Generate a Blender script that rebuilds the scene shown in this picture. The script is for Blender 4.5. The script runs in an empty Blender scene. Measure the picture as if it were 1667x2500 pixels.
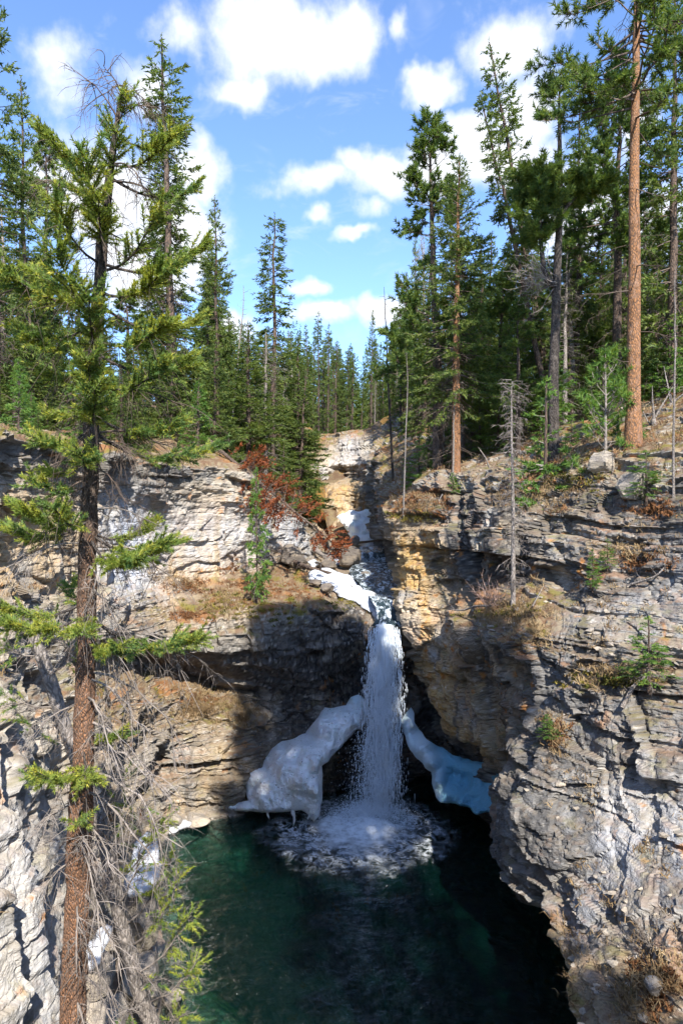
import bpy, math, random
import numpy as np
from mathutils import Vector
from mathutils.geometry import delaunay_2d_cdt

# ------------------------------------------------------------------ camera, sky, sun, exposure
scene = bpy.context.scene
R = math.radians
CAM_Z = 9.0                      # eye height above the pool surface (pool = 0)
F, CX, CY = 1667.0, 833.5, 1250.0
cam_data = bpy.data.cameras.new("camera")
cam_data.sensor_fit = 'VERTICAL'; cam_data.sensor_height = 36.0; cam_data.lens = 24.0
cam_data.clip_start = 0.05; cam_data.clip_end = 2000
cam = bpy.data.objects.new("camera", cam_data)
cam.location = (0, 0, CAM_Z); cam.rotation_euler = (R(90), 0, 0)
scene.collection.objects.link(cam); scene.camera = cam

SUN_AZ, SUN_EL = R(165), R(43)   # clockwise from +Y (view direction): right and behind the viewer
sun_dir = Vector((math.sin(SUN_AZ)*math.cos(SUN_EL), math.cos(SUN_AZ)*math.cos(SUN_EL), math.sin(SUN_EL)))
sd = bpy.data.lights.new("sun", 'SUN'); sd.energy = 4.1; sd.angle = R(0.55); sd.color = (1.0, 0.95, 0.87)
sun = bpy.data.objects.new("sun", sd); scene.collection.objects.link(sun)
sun.rotation_euler = (-sun_dir).to_track_quat('-Z', 'Y').to_euler()

scene.view_settings.view_transform = 'Standard'
scene.view_settings.look = 'None'
scene.view_settings.exposure = 1.38
scene.view_settings.gamma = 1.0
scene.view_settings.use_curve_mapping = False
cy = scene.cycles
cy.max_bounces = 5; cy.diffuse_bounces = 3; cy.glossy_bounces = 2; cy.transmission_bounces = 4
cy.transparent_max_bounces = 12; cy.caustics_reflective = False; cy.caustics_refractive = False
cy.sample_clamp_indirect = 6.0; cy.use_denoising = True; cy.use_adaptive_sampling = True; cy.adaptive_threshold = .025

world = bpy.data.worlds.new("World"); scene.world = world; world.use_nodes = True
world.cycles.sampling_method = 'MANUAL'; world.cycles.sample_map_resolution = 256


def nd(nt, t, **kw):
    n = nt.nodes.new(t)
    for k, v in kw.items():
        if k == 'inp':
            for a, b in v.items():
                n.inputs[a].default_value = b
        else:
            setattr(n, k, v)
    return n


def vmath(nt, op, a, b=None, c=None):
    n = nt.nodes.new('ShaderNodeVectorMath'); n.operation = op
    for i, s in enumerate((a, b, c)):
        if s is None: continue
        if hasattr(s, 'is_linked'): nt.links.new(s, n.inputs[i])
        else: n.inputs[i].default_value = s
    return n.outputs[1] if op in ('LENGTH', 'DOT_PRODUCT', 'DISTANCE') else n.outputs[0]


def fmath(nt, op, a, b=None, c=None, clamp=False):
    n = nt.nodes.new('ShaderNodeMath'); n.operation = op; n.use_clamp = clamp
    for i, s in enumerate((a, b, c)):
        if s is None: continue
        if hasattr(s, 'is_linked'): nt.links.new(s, n.inputs[i])
        else: n.inputs[i].default_value = s
    return n.outputs[0]


def smooth(nt, x, lo, hi, a=0.0, b=1.0):
    n = nt.nodes.new('ShaderNodeMapRange'); n.interpolation_type = 'SMOOTHSTEP'
    nt.links.new(x, n.inputs[0])
    n.inputs[1].default_value = lo; n.inputs[2].default_value = hi
    n.inputs[3].default_value = a; n.inputs[4].default_value = b
    return n.outputs[0]


def mixc(nt, fac, a, b, mode='MIX'):
    n = nt.nodes.new('ShaderNodeMix'); n.data_type = 'RGBA'; n.blend_type = mode
    for i, s in ((0, fac), (6, a), (7, b)):
        if hasattr(s, 'is_linked'): nt.links.new(s, n.inputs[i])
        else: n.inputs[i].default_value = s if i == 0 else (tuple(s) + (1,) if len(s) == 3 else s)
    return n.outputs[2]


def noise(nt, vec, scale, detail=4, rough=0.55, dist=0.0):
    n = nt.nodes.new('ShaderNodeTexNoise')
    nt.links.new(vec, n.inputs['Vector'])
    n.inputs['Scale'].default_value = scale; n.inputs['Detail'].default_value = detail
    n.inputs['Roughness'].default_value = rough; n.inputs['Distortion'].default_value = dist
    return n.outputs[0]


def build_world():
    nt = world.node_tree; nt.nodes.clear()
    out = nd(nt, 'ShaderNodeOutputWorld'); bg = nd(nt, 'ShaderNodeBackground')
    sky = nd(nt, 'ShaderNodeTexSky', sky_type='NISHITA', sun_disc=False, sun_elevation=SUN_EL,
             sun_rotation=SUN_AZ, altitude=1600, air_density=1.0, dust_density=0.55, ozone_density=2.2)
    geo = nd(nt, 'ShaderNodeTexCoord'); d = geo.outputs['Generated']
    sx = nd(nt, 'ShaderNodeSeparateXYZ'); nt.links.new(d, sx.inputs[0])
    az = fmath(nt, 'ARCTAN2', sx.outputs[0], sx.outputs[1]); el = fmath(nt, 'ARCSINE', sx.outputs[2])
    cmb = nd(nt, 'ShaderNodeCombineXYZ')
    nt.links.new(az, cmb.inputs[0]); nt.links.new(el, cmb.inputs[1])
    ang = cmb.outputs[0]
    # individual clouds: azimuth, elevation (degrees), half widths
    clouds = [(-4.9, 34.6, 8.5, 3.5, 1.0), (-8.3, 31.6, 3.7, 1.5, 0.7), (0.6, 34.8, 3.8, 2.5, 0.8), (-13.3, 34.0, 3.6, 1.8, 0.55), (7.4, 31.6, 2.9, 1.5, 0.9), (5.4, 34.4, 1.2, 1.3, 0.5), (14.0, 33.6, 4.8, 2.8, 0.75), (15.3, 29.8, 3.5, 3.0, 0.9), (13.4, 26.9, 5.2, 2.4, 1), (10.8, 28.5, 3.6, 2.1, 0.9), (4.0, 26.1, 4.1, 2.5, 1), (7.7, 26.8, 4.0, 2.7, 1), (-2.5, 25.8, 5.5, 1.3, 0.6), (0.9, 26.7, 2.1, 1.1, 0.6), (-1.8, 23.2, 1.4, 0.7, 0.5), (1.1, 22.0, 2.1, 0.7, 0.65), (-2.7, 18.7, 2.1, 1.1, 0.75), (-1.8, 16.1, 3.8, 1.4, 0.85), (3.3, 16.7, 3.4, 1.6, 0.85), (-12.0, 26.0, 3.0, 3.0, 0.9), (-13.6, 21.9, 5.2, 4.6, 1.0), (-19.3, 23.6, 6.7, 5.2, 1), (-22.3, 30.5, 3.2, 2.6, 0.5), (-16.2, 30.8, 2.9, 1.7, 0.5), (-9.3, 15.2, 3.3, 1.6, 0.85), (-16.8, 19.0, 6.3, 3.5, 1), (23.5, 27.6, 1.7, 4.0, 0.6), (24.7, 20.6, 3.4, 3.3, 0.7), (18.8, 23.1, 6.1, 4.1, 0.9), (2.6, 23.6, 1.5, 0.9, 0.45)]
    warp = nd(nt, 'ShaderNodeTexNoise'); nt.links.new(ang, warp.inputs['Vector'])
    warp.inputs['Scale'].default_value = 9; warp.inputs['Detail'].default_value = 4; warp.inputs['Roughness'].default_value = .62
    wv = vmath(nt, 'MULTIPLY', vmath(nt, 'SUBTRACT', warp.outputs[1], (.5, .5, .5)), (0.085, 0.085, 0))
    angw = vmath(nt, 'ADD', ang, wv)
    acc = None
    for a, e, w, h, s in clouds:
        dd = vmath(nt, 'MULTIPLY', vmath(nt, 'SUBTRACT', angw, (R(a), R(e), 0)), (1/R(w), 1/R(h), 0))
        v = fmath(nt, 'MULTIPLY_ADD', vmath(nt, 'LENGTH', dd), -s, s)
        acc = v if acc is None else fmath(nt, 'SMOOTH_MAX', acc, v, 0.12)
    # the same broken cumulus over the rest of the sky
    pl = vmath(nt, 'DIVIDE', d, None)
    nv = pl.node
    den = fmath(nt, 'ADD', fmath(nt, 'MAXIMUM', sx.outputs[2], 0.0), 0.18)
    c3 = nd(nt, 'ShaderNodeCombineXYZ')
    for i in range(3): nt.links.new(den, c3.inputs[i])
    nt.links.new(c3.outputs[0], nv.inputs[1])
    gen = fmath(nt, 'MULTIPLY_ADD', noise(nt, pl, 1.3, 4, .6), 4.0, -2.05)
    side = smooth(nt, fmath(nt, 'ABSOLUTE', az), R(27), R(40))
    high = smooth(nt, el, R(42), R(54))
    outside = fmath(nt, 'MAXIMUM', side, high)
    mixv = nd(nt, 'ShaderNodeMix'); nt.links.new(outside, mixv.inputs[0]); nt.links.new(acc, mixv.inputs[2]); nt.links.new(gen, mixv.inputs[3])
    fine = noise(nt, ang, 16, 5, .6)
    field = fmath(nt, 'ADD', mixv.outputs[0], fmath(nt, 'MULTIPLY_ADD', fine, 1.0, -.5))
    dens = smooth(nt, field, -0.06, 0.60)
    wisp = smooth(nt, noise(nt, vmath(nt, 'MULTIPLY', ang, (5, 11, 1)), 1.6, 4, .62, .8), .52, .82, 0, .35)
    dens = fmath(nt, 'MAXIMUM', dens, wisp)
    dens = fmath(nt, 'MULTIPLY', dens, .96)
    # sunlit cloud tops, greyer where thick
    thick = smooth(nt, field, .5, 1.3)
    ccol = mixc(nt, thick, (3.2, 3.3, 3.5), (4.2, 4.2, 4.2))
    col = mixc(nt, dens, mixc(nt, 1.0, sky.outputs[0], (.80, .89, 1.02), 'MULTIPLY'), ccol)
    nt.links.new(col, bg.inputs[0]); bg.inputs[1].default_value = 0.15
    nt.links.new(bg.outputs[0], out.inputs[0])


build_world()

# ------------------------------------------------------------------ helpers
COL = scene.collection


def P(px, py, Y):
    return ((px-CX)/F*Y, Y, CAM_Z+(CY-py)/F*Y)


def tag(o, label=None, cat=None, group=None, kind=None):
    if label: o['label'] = label
    if cat: o['category'] = cat
    if group: o['group'] = group
    if kind: o['kind'] = kind
    return o


def mk_mesh(name, V, Fc, mat=None, smooth_=True):
    V = np.ascontiguousarray(V, dtype=np.float32); me = bpy.data.meshes.new(name)
    Fl = Fc if isinstance(Fc, list) else [Fc]
    Fl = [np.asarray(f, dtype=np.int32) for f in Fl if len(f)]
    me.vertices.add(len(V)); me.vertices.foreach_set('co', V.ravel())
    idx = np.concatenate([f.ravel() for f in Fl])
    sizes = np.concatenate([np.full(len(f), f.shape[1], dtype=np.int32) for f in Fl])
    starts = np.concatenate([[0], np.cumsum(sizes)[:-1]]).astype(np.int32)
    me.loops.add(len(idx)); me.loops.foreach_set('vertex_index', idx)
    me.polygons.add(len(sizes)); me.polygons.foreach_set('loop_start', starts)
    try: me.polygons.foreach_set('loop_total', sizes)
    except Exception: pass
    me.polygons.foreach_set('use_smooth', np.full(len(sizes), smooth_))
    me.update(calc_edges=True)
    if mat: me.materials.append(mat)
    return me


def add_attr(me, name, arr):
    a = me.attributes.new(name, 'FLOAT', 'POINT'); a.data.foreach_set('value', np.ascontiguousarray(arr, dtype=np.float32))


def ob(name, me, parent=None, loc=None):
    o = bpy.data.objects.new(name, me); COL.objects.link(o)
    if parent: o.parent = parent
    if loc is not None: o.location = loc
    return o


def empty(name, loc=(0, 0, 0)):
    o = bpy.data.objects.new(name, None); o.location = loc; o.empty_display_size = .2; COL.objects.link(o)
    return o


_T = np.random.RandomState(7).uniform(-1, 1, (64, 64, 64)).astype(np.float32)


def vnoise(p, seed=0):
    p = np.asarray(p, dtype=np.float32) + np.float32(seed*17.31)
    fl = np.floor(p); i = fl.astype(np.int32); f = p-fl; f = f*f*(3-2*f)
    x0, y0, z0 = (i[..., k] & 63 for k in range(3)); x1, y1, z1 = ((i[..., k]+1) & 63 for k in range(3))
    fx, fy, fz = f[..., 0], f[..., 1], f[..., 2]
    a = _T[x0, y0, z0]*(1-fx)+_T[x1, y0, z0]*fx; b = _T[x0, y1, z0]*(1-fx)+_T[x1, y1, z0]*fx
    c = _T[x0, y0, z1]*(1-fx)+_T[x1, y0, z1]*fx; d = _T[x0, y1, z1]*(1-fx)+_T[x1, y1, z1]*fx
    return (a*(1-fy)+b*fy)*(1-fz)+(c*(1-fy)+d*fy)*fz


def fbm(p, o=4, seed=0, gain=.5):
    p = np.asarray(p, dtype=np.float32); r = 0; a = np.float32(1.0); t = 0
    for k in range(o):
        r = r+a*vnoise(p, seed+k*3); t += a; a = np.float32(a*gain); p = p*np.float32(2.03)
    return r/t


def h2(i, k, seed=0):
    i = np.asarray(i).astype(np.int64); k = np.asarray(k).astype(np.int64)
    return _T[(i*7+seed) & 63, (k*13+seed*5) & 63, (i+k*3+seed*11) & 63]


def nrm(v):
    return v/np.maximum(np.linalg.norm(v, axis=-1, keepdims=True), 1e-9)


def worley(p, seed=0):
    """nearest cell's offset vector, a random value and tilt for it, and the gap to the next cell"""
    p = np.asarray(p, dtype=np.float32); fl = np.floor(p).astype(np.int32); f = p-fl
    d1 = np.full(p.shape[:-1], 9., np.float32); d2 = d1.copy(); off = np.zeros_like(p); rnd = d1*0; tl = np.zeros_like(p)
    for i in (-1, 0, 1):
        for j in (-1, 0, 1):
            for k in (-1, 0, 1):
                c = [(fl[..., 0]+i+seed*5) & 63, (fl[..., 1]+j+seed*11) & 63, (fl[..., 2]+k+seed*3) & 63]
                rx, ry, rz = _T[c[0], c[1], c[2]], _T[c[1], c[2], c[0]], _T[c[2], c[0], c[1]]
                v = np.stack([i+.5+.42*rx-f[..., 0], j+.5+.42*ry-f[..., 1], k+.5+.42*rz-f[..., 2]], -1); d = np.sqrt((v*v).sum(-1))
                m = d < d1; d2 = np.where(m, d1, np.minimum(d2, d)); d1 = np.where(m, d, d1)
                off[m] = v[m]; r = _T[(c[0]+17) & 63, (c[1]+29) & 63, c[2]]; rnd[m] = r[m]; t3 = np.stack([ry, rz, rx], -1); tl[m] = t3[m]
    return off, rnd, tl, d2-d1


def sstep(x, a, b):
    t = np.clip((x-a)/(b-a), 0, 1); return t*t*(3-2*t)

# ------------------------------------------------------------------ materials
def new_mat(name):
    m = bpy.data.materials.new(name); m.use_nodes = True
    nt = m.node_tree; nt.nodes.clear()
    out = nd(nt, 'ShaderNodeOutputMaterial'); b = nd(nt, 'ShaderNodeBsdfPrincipled')
    nt.links.new(b.outputs[0], out.inputs[0])
    b.inputs['Roughness'].default_value = .9
    b.inputs['Specular IOR Level'].default_value = .25
    return m, nt, b, out


def bump(nt, b, h, strength=.5, dist=.03):
    n = nd(nt, 'ShaderNodeBump'); n.inputs['Strength'].default_value = strength; n.inputs['Distance'].default_value = dist
    nt.links.new(h, n.inputs['Height']); nt.links.new(n.outputs[0], b.inputs['Normal'])


def attr(nt, name):
    return nd(nt, 'ShaderNodeAttribute', attribute_name=name).outputs['Fac']


def rock_mat(name='limestone', use_attr=True, tone=(1, 1, 1)):
    """walls carry their mineral colours as a point attribute; boulders use noise alone"""
    m, nt, b, out = new_mat(name)
    o = nd(nt, 'ShaderNodeTexCoord').outputs['Object']
    fine = noise(nt, o, 13, 5, .68)
    if use_attr:
        c = nd(nt, 'ShaderNodeAttribute', attribute_name='mineral').outputs['Color']
    else:
        T = lambda c: tuple(c[i]*tone[i] for i in range(3))
        big = noise(nt, vmath(nt, 'MULTIPLY', o, (1, 1, 2.5)), 1.6, 5, .65)
        c = mixc(nt, smooth(nt, big, .4, .62), T((.26, .235, .21)), T((.40, .35, .28)))
    c = mixc(nt, smooth(nt, fine, .55, .72, 0, .6), c, mixc(nt, 1.0, c, (.38, .36, .34), 'MULTIPLY'))
    c = mixc(nt, smooth(nt, fine, .44, .30, 0, .5), c, mixc(nt, 1.0, c, (1.5, 1.48, 1.45), 'MULTIPLY'))
    nt.links.new(c, b.inputs['Base Color'])
    h = noise(nt, vmath(nt, 'MULTIPLY', o, (1, 1, 2.6)), 9, 4, .7)
    bump(nt, b, h, .9, .06)
    b.inputs['Roughness'].default_value = .85
    return m


def bark_mat(name, c1, c2, c3, sc=1.0, upper=None):
    m, nt, b, out = new_mat(name)
    o = nd(nt, 'ShaderNodeTexCoord').outputs['Object']
    v = nd(nt, 'ShaderNodeTexVoronoi', feature='DISTANCE_TO_EDGE'); v.inputs['Scale'].default_value = 34*sc
    st = vmath(nt, 'MULTIPLY', o, (1, 1, .38))
    nt.links.new(vmath(nt, 'ADD', st, vmath(nt, 'MULTIPLY', nd(nt, 'ShaderNodeTexNoise', inp={'Scale': 9.0}).outputs[1], (.05, .05, .05))), v.inputs['Vector'])
    n1 = noise(nt, st, 16*sc, 6, .7); n2 = noise(nt, o, 1.1, 4, .6)
    c = mixc(nt, smooth(nt, fmath(nt, 'ADD', v.outputs[0], fmath(nt, 'MULTIPLY_ADD', n1, .5, -.25)), .0, .2), c2, c1)
    c = mixc(nt, smooth(nt, n1, .48, .68), c, c3)
    c = mixc(nt, smooth(nt, n2, .45, .65, 0, .5), c, mixc(nt, 1.0, c, (.6, .58, .56), 'MULTIPLY'))
    if upper:   # older flaky orange bark below, thin dark bark towards the top
        sz = nd(nt, 'ShaderNodeSeparateXYZ'); nt.links.new(o, sz.inputs[0])
        hz = fmath(nt, 'ADD', sz.outputs[2], fmath(nt, 'MULTIPLY_ADD', n2, 1.6, -.8))
        c = mixc(nt, smooth(nt, hz, upper[0], upper[1]), c, mixc(nt, smooth(nt, n1, .42, .62), (.035, .028, .024), (.13, .098, .075)))
    nt.links.new(c, b.inputs['Base Color'])
    bump(nt, b, fmath(nt, 'ADD', n1, fmath(nt, 'MULTIPLY', v.outputs[0], 1.6)), .9, .025)
    b.inputs['Roughness'].default_value = .95
    return m


def leaf_mat(name, dark, light, yellow, transl=.35, dead=None):
    m, nt, b, out = new_mat(name)
    oi = nd(nt, 'ShaderNodeObjectInfo'); tc = nd(nt, 'ShaderNodeTexCoord'); geo = nd(nt, 'ShaderNodeNewGeometry')
    rnd = oi.outputs['Random']
    n = noise(nt, geo.outputs['Position'], 1.7, 4, .65)
    n2 = noise(nt, geo.outputs['Position'], 9.0, 3, .6)
    per = geo.outputs['Random Per Island']
    c = mixc(nt, smooth(nt, n, .38, .64), dark, light)
    c = mixc(nt, smooth(nt, fmath(nt, 'ADD', n2, fmath(nt, 'MULTIPLY_ADD', per, .3, -.15)), .5, .72), c, yellow)
    c = mixc(nt, fmath(nt, 'MULTIPLY', rnd, .45), c, mixc(nt, 1.0, c, (.62, .72, .80), 'MULTIPLY'))
    if dead:
        c = mixc(nt, smooth(nt, n, .60, .68, 0, .85), c, dead)
    nt.links.new(c, b.inputs['Base Color'])
    b.inputs['Roughness'].default_value = .62; b.inputs['Specular IOR Level'].default_value = .3
    tr = nd(nt, 'ShaderNodeBsdfTranslucent'); nt.links.new(mixc(nt, 1.0, c, (1.5, 1.5, .7), 'MULTIPLY'), tr.inputs[0])
    mx = nd(nt, 'ShaderNodeMixShader'); mx.inputs[0].default_value = transl
    nt.links.new(b.outputs[0], mx.inputs[1]); nt.links.new(tr.outputs[0], mx.inputs[2]); nt.links.new(mx.outputs[0], out.inputs[0])
    return m


def plain_mat(name, c1, c2, scale=6, rough=.9, bmp=.5):
    m, nt, b, out = new_mat(name)
    o = nd(nt, 'ShaderNodeTexCoord').outputs['Object']
    n = noise(nt, o, scale, 6, .65); n2 = noise(nt, o, scale*.25, 4, .6)
    c = mixc(nt, smooth(nt, fmath(nt, 'MULTIPLY_ADD', n2, .5, fmath(nt, 'MULTIPLY', n, .5)), .4, .62), c1, c2)
    nt.links.new(c, b.inputs['Base Color']); b.inputs['Roughness'].default_value = rough
    bump(nt, b, n, bmp, .03)
    return m


def soil_mat():
    m, nt, b, out = new_mat('forest_floor')
    o = nd(nt, 'ShaderNodeTexCoord').outputs['Object']
    a = noise(nt, o, .9, 6, .7); f = noise(nt, o, 9, 6, .7); g = noise(nt, o, .45, 5, .6)
    c = mixc(nt, smooth(nt, a, .4, .6), (.12, .075, .045), (.20, .155, .09))
    c = mixc(nt, smooth(nt, g, .5, .6), c, (.22, .12, .03))
    c = mixc(nt, smooth(nt, a, .6, .68), c, (.10, .105, .03))
    c = mixc(nt, smooth(nt, f, .55, .7, 0, .7), c, (.055, .04, .03))
    c = mixc(nt, smooth(nt, f, .42, .3, 0, .6), c, (.30, .25, .18))
    nt.links.new(c, b.inputs['Base Color']); bump(nt, b, fmath(nt, 'ADD', f, a), 1.0, .12)
    return m


def snow_mat():
    m, nt, b, out = new_mat('snow')
    o = nd(nt, 'ShaderNodeTexCoord').outputs['Object']
    n = noise(nt, o, 5, 6, .6); s = noise(nt, o, 16, 4, .6)
    c = mixc(nt, smooth(nt, n, .42, .65), (.58, .60, .64), (.42, .44, .47))
    c = mixc(nt, smooth(nt, s, .62, .72, 0, .7), c, (.25, .20, .16))
    nt.links.new(c, b.inputs['Base Color']); bump(nt, b, n, .5, .05); b.inputs['Roughness'].default_value = .7
    return m


def ice_mat(name, white, blue, lo, hi, dirt=.5):
    m, nt, b, out = new_mat(name)
    tc = nd(nt, 'ShaderNodeTexCoord'); o = tc.outputs['Object']
    n = noise(nt, o, 1.5, 5, .6, .5); f = noise(nt, o, 7, 5, .6); s = noise(nt, o, 13, 3, .55)
    t = fmath(nt, 'ADD', attr(nt, 'blue'), fmath(nt, 'MULTIPLY_ADD', n, .5, -.25))
    c = mixc(nt, smooth(nt, t, lo, hi), white, blue)
    c = mixc(nt, fmath(nt, 'MULTIPLY', smooth(nt, s, .64, .70), dirt), c, (.14, .11, .085))
    c = mixc(nt, smooth(nt, noise(nt, o, 3.2, 5, .7, 1.0), .60, .72, 0, .45*dirt), c, (.44, .38, .30))
    nt.links.new(c, b.inputs['Base Color']); bump(nt, b, fmath(nt, 'ADD', fmath(nt, 'ADD', f, fmath(nt, 'MULTIPLY', n, 1.5)), fmath(nt, 'MULTIPLY', noise(nt, o, 24, 4, .7), .7)), .7, .09)
    b.inputs['Roughness'].default_value = .32; b.inputs['Specular IOR Level'].default_value = .45
    b.inputs['Subsurface Weight'].default_value = .12; b.inputs['Subsurface Radius'].default_value = (.05, .12, .18); b.inputs['Subsurface Scale'].default_value = .6
    return m


M = {}
M['rock'] = rock_mat()
M['boulder'] = rock_mat('boulder_stone', False, (.55, .52, .50))
M['boulder_pale'] = rock_mat('pale_stone', False, (1.05, 1.02, .98))
M['soil'] = soil_mat()
M['bark_orange'] = bark_mat('orange_pine_bark', (.35, .17, .075), (.12, .075, .052), (.27, .17, .12), .8)
M['bark_hero'] = bark_mat('near_spruce_bark', (.33, .165, .085), (.10, .068, .052), (.22, .15, .115), 1.9, (3.2, 5.6))
M['bark_brown'] = bark_mat('brown_spruce_bark', (.155, .105, .078), (.045, .036, .032), (.11, .09, .076), .8)
M['bark_dark'] = bark_mat('dark_bark', (.085, .07, .062), (.03, .026, .024), (.13, .11, .095), .8)
M['bark_grey'] = bark_mat('grey_dead_wood', (.34, .30, .27), (.15, .13, .115), (.25, .215, .19), .7)
M['dead_twig'] = plain_mat('grey_dead_twigs', (.15, .125, .105), (.30, .26, .23), 4, .9, .2)
M['dark_twig'] = plain_mat('brown_dead_twigs', (.075, .055, .045), (.15, .115, .09), 4, .9, .2)
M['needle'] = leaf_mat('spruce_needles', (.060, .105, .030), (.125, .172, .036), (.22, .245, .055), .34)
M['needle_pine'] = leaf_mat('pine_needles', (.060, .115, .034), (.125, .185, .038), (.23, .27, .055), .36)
M['needle_hero'] = leaf_mat('sunlit_spruce_needles', (.13, .22, .065), (.28, .33, .06), (.52, .48, .08), .40)  # brighter than the other spruce needles: sunlight put into the colour
M['needle_young'] = leaf_mat('young_spruce_needles', (.08, .17, .04), (.14, .25, .05), (.25, .33, .06), .38)
M['needle_red'] = leaf_mat('rust_red_dead_needles', (.16, .045, .018), (.27, .075, .025), (.36, .12, .04), .25)
M['snow'] = snow_mat()
M['ice'] = ice_mat('white_ice', (.88, .90, .90), (.50, .72, .78), .45, 1.0, .8)
M['ice_step'] = ice_mat('cascade_ice', (.84, .86, .88), (.6, .75, .8), .45, 1.0, .15)
M['ice_blue'] = ice_mat('blue_ice', (.66, .78, .83), (.16, .40, .54), .25, .95, .2)
M['grass'] = plain_mat('dry_grass_blades', (.15, .095, .045), (.30, .215, .115), 3, .9, .1)
M['moss'] = plain_mat('olive_moss', (.06, .065, .012), (.20, .155, .03), 7, 1.0, .8)
M['rust'] = plain_mat('rust_brown_litter', (.10, .045, .02), (.26, .12, .05), 7, 1.0, .8)
M['twig_pink'] = plain_mat('pinkish_bare_twigs', (.26, .17, .14), (.38, .28, .23), 5, .9, .1)
# ------------------------------------------------------------------ large structure: gorge walls, ground
def cpt(e):
    """a control point of a rock wall: ('w',x,y,z[,code]) in metres or (column,row,distance[,code]); code o/d/p/s = ochre, dark (stain plus painted recess shade), pale, soil"""
    if e[0] == 'w': p = e[1:4]; code = e[4] if len(e) > 4 else ''
    else: p = P(*e[:3]); code = e[3] if len(e) > 3 else ''
    ch = {'o': 0., 'd': 0., 'p': 0., 's': 3., 'm': 0.}
    for i in range(0, len(code), 2): ch[code[i]] = float(code[i+1])
    return list(p)+[ch['o']/9, ch['d']/9, ch['p']/9, ch['s']/9, ch['m']/9]


def resample(A, counts, axis, cr=.55):
    A = np.moveaxis(A, axis, 0); n = len(A); out = []
    for k in range(n-1):
        p0, p1, p2, p3 = A[max(k-1, 0)], A[k], A[k+1], A[min(k+2, n-1)]
        t = np.linspace(0, 1, counts[k], endpoint=False).reshape(-1, *([1]*(A.ndim-1)))
        if k == n-2: t = np.linspace(0, 1, counts[k]).reshape(-1, *([1]*(A.ndim-1)))
        lin = p1+(p2-p1)*t
        c = .5*((2*p1)+(-p0+p2)*t+(2*p0-5*p1+4*p2-p3)*t*t+(-p0+3*p1-3*p2+p3)*t**3)
        out.append(cr*c+(1-cr)*lin)
    return np.moveaxis(np.concatenate(out), 0, axis)


def spans(ctrl, axis, total, lo):
    """share the rows/columns out by how large each span shows"""
    p = ctrl[..., :3]; y = np.maximum(p[..., 1], 1.5)
    q = np.stack([p[..., 0]/y*F, -(p[..., 2]-CAM_Z)/y*F], -1); q = np.clip(q, -1100, 1500)
    d = np.linalg.norm(np.diff(q, axis=axis), axis=-1)+np.linalg.norm(np.diff(p, axis=axis), axis=-1)*34
    w = .5*np.sqrt((d**2).mean(axis=1-axis))+.5*d.max(axis=1-axis); w = np.maximum(w/w.sum()*total, lo)
    return [int(v) for v in w]


def grid_normals(G):
    du = np.gradient(G, axis=1); dv = np.gradient(G, axis=0)
    return nrm(np.cross(du, dv))


def bedding(h, u, seed, tmin, tmax, bmin, bmax):
    r = np.random.RandomState(seed); N = 1200
    th = tmin+(tmax-tmin)*r.beta(1.2, 2.2, N); b = np.cumsum(th)-8
    i = np.clip(np.searchsorted(b, h)-1, 0, N-2); t = (h-b[i])/th[i+1]
    bw = r.uniform(bmin, bmax, N)[i]; ph = r.uniform(0, 9, N)[i]
    q = (u+ph)/bw; k = np.floor(q); ft = q-k
    return r.normal(0, 1, N)[i], h2(i, k, seed), np.minimum(t, 1-t)*th[i+1], np.minimum(ft, 1-ft)*bw, h2(i, i*0, seed+3)


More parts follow.
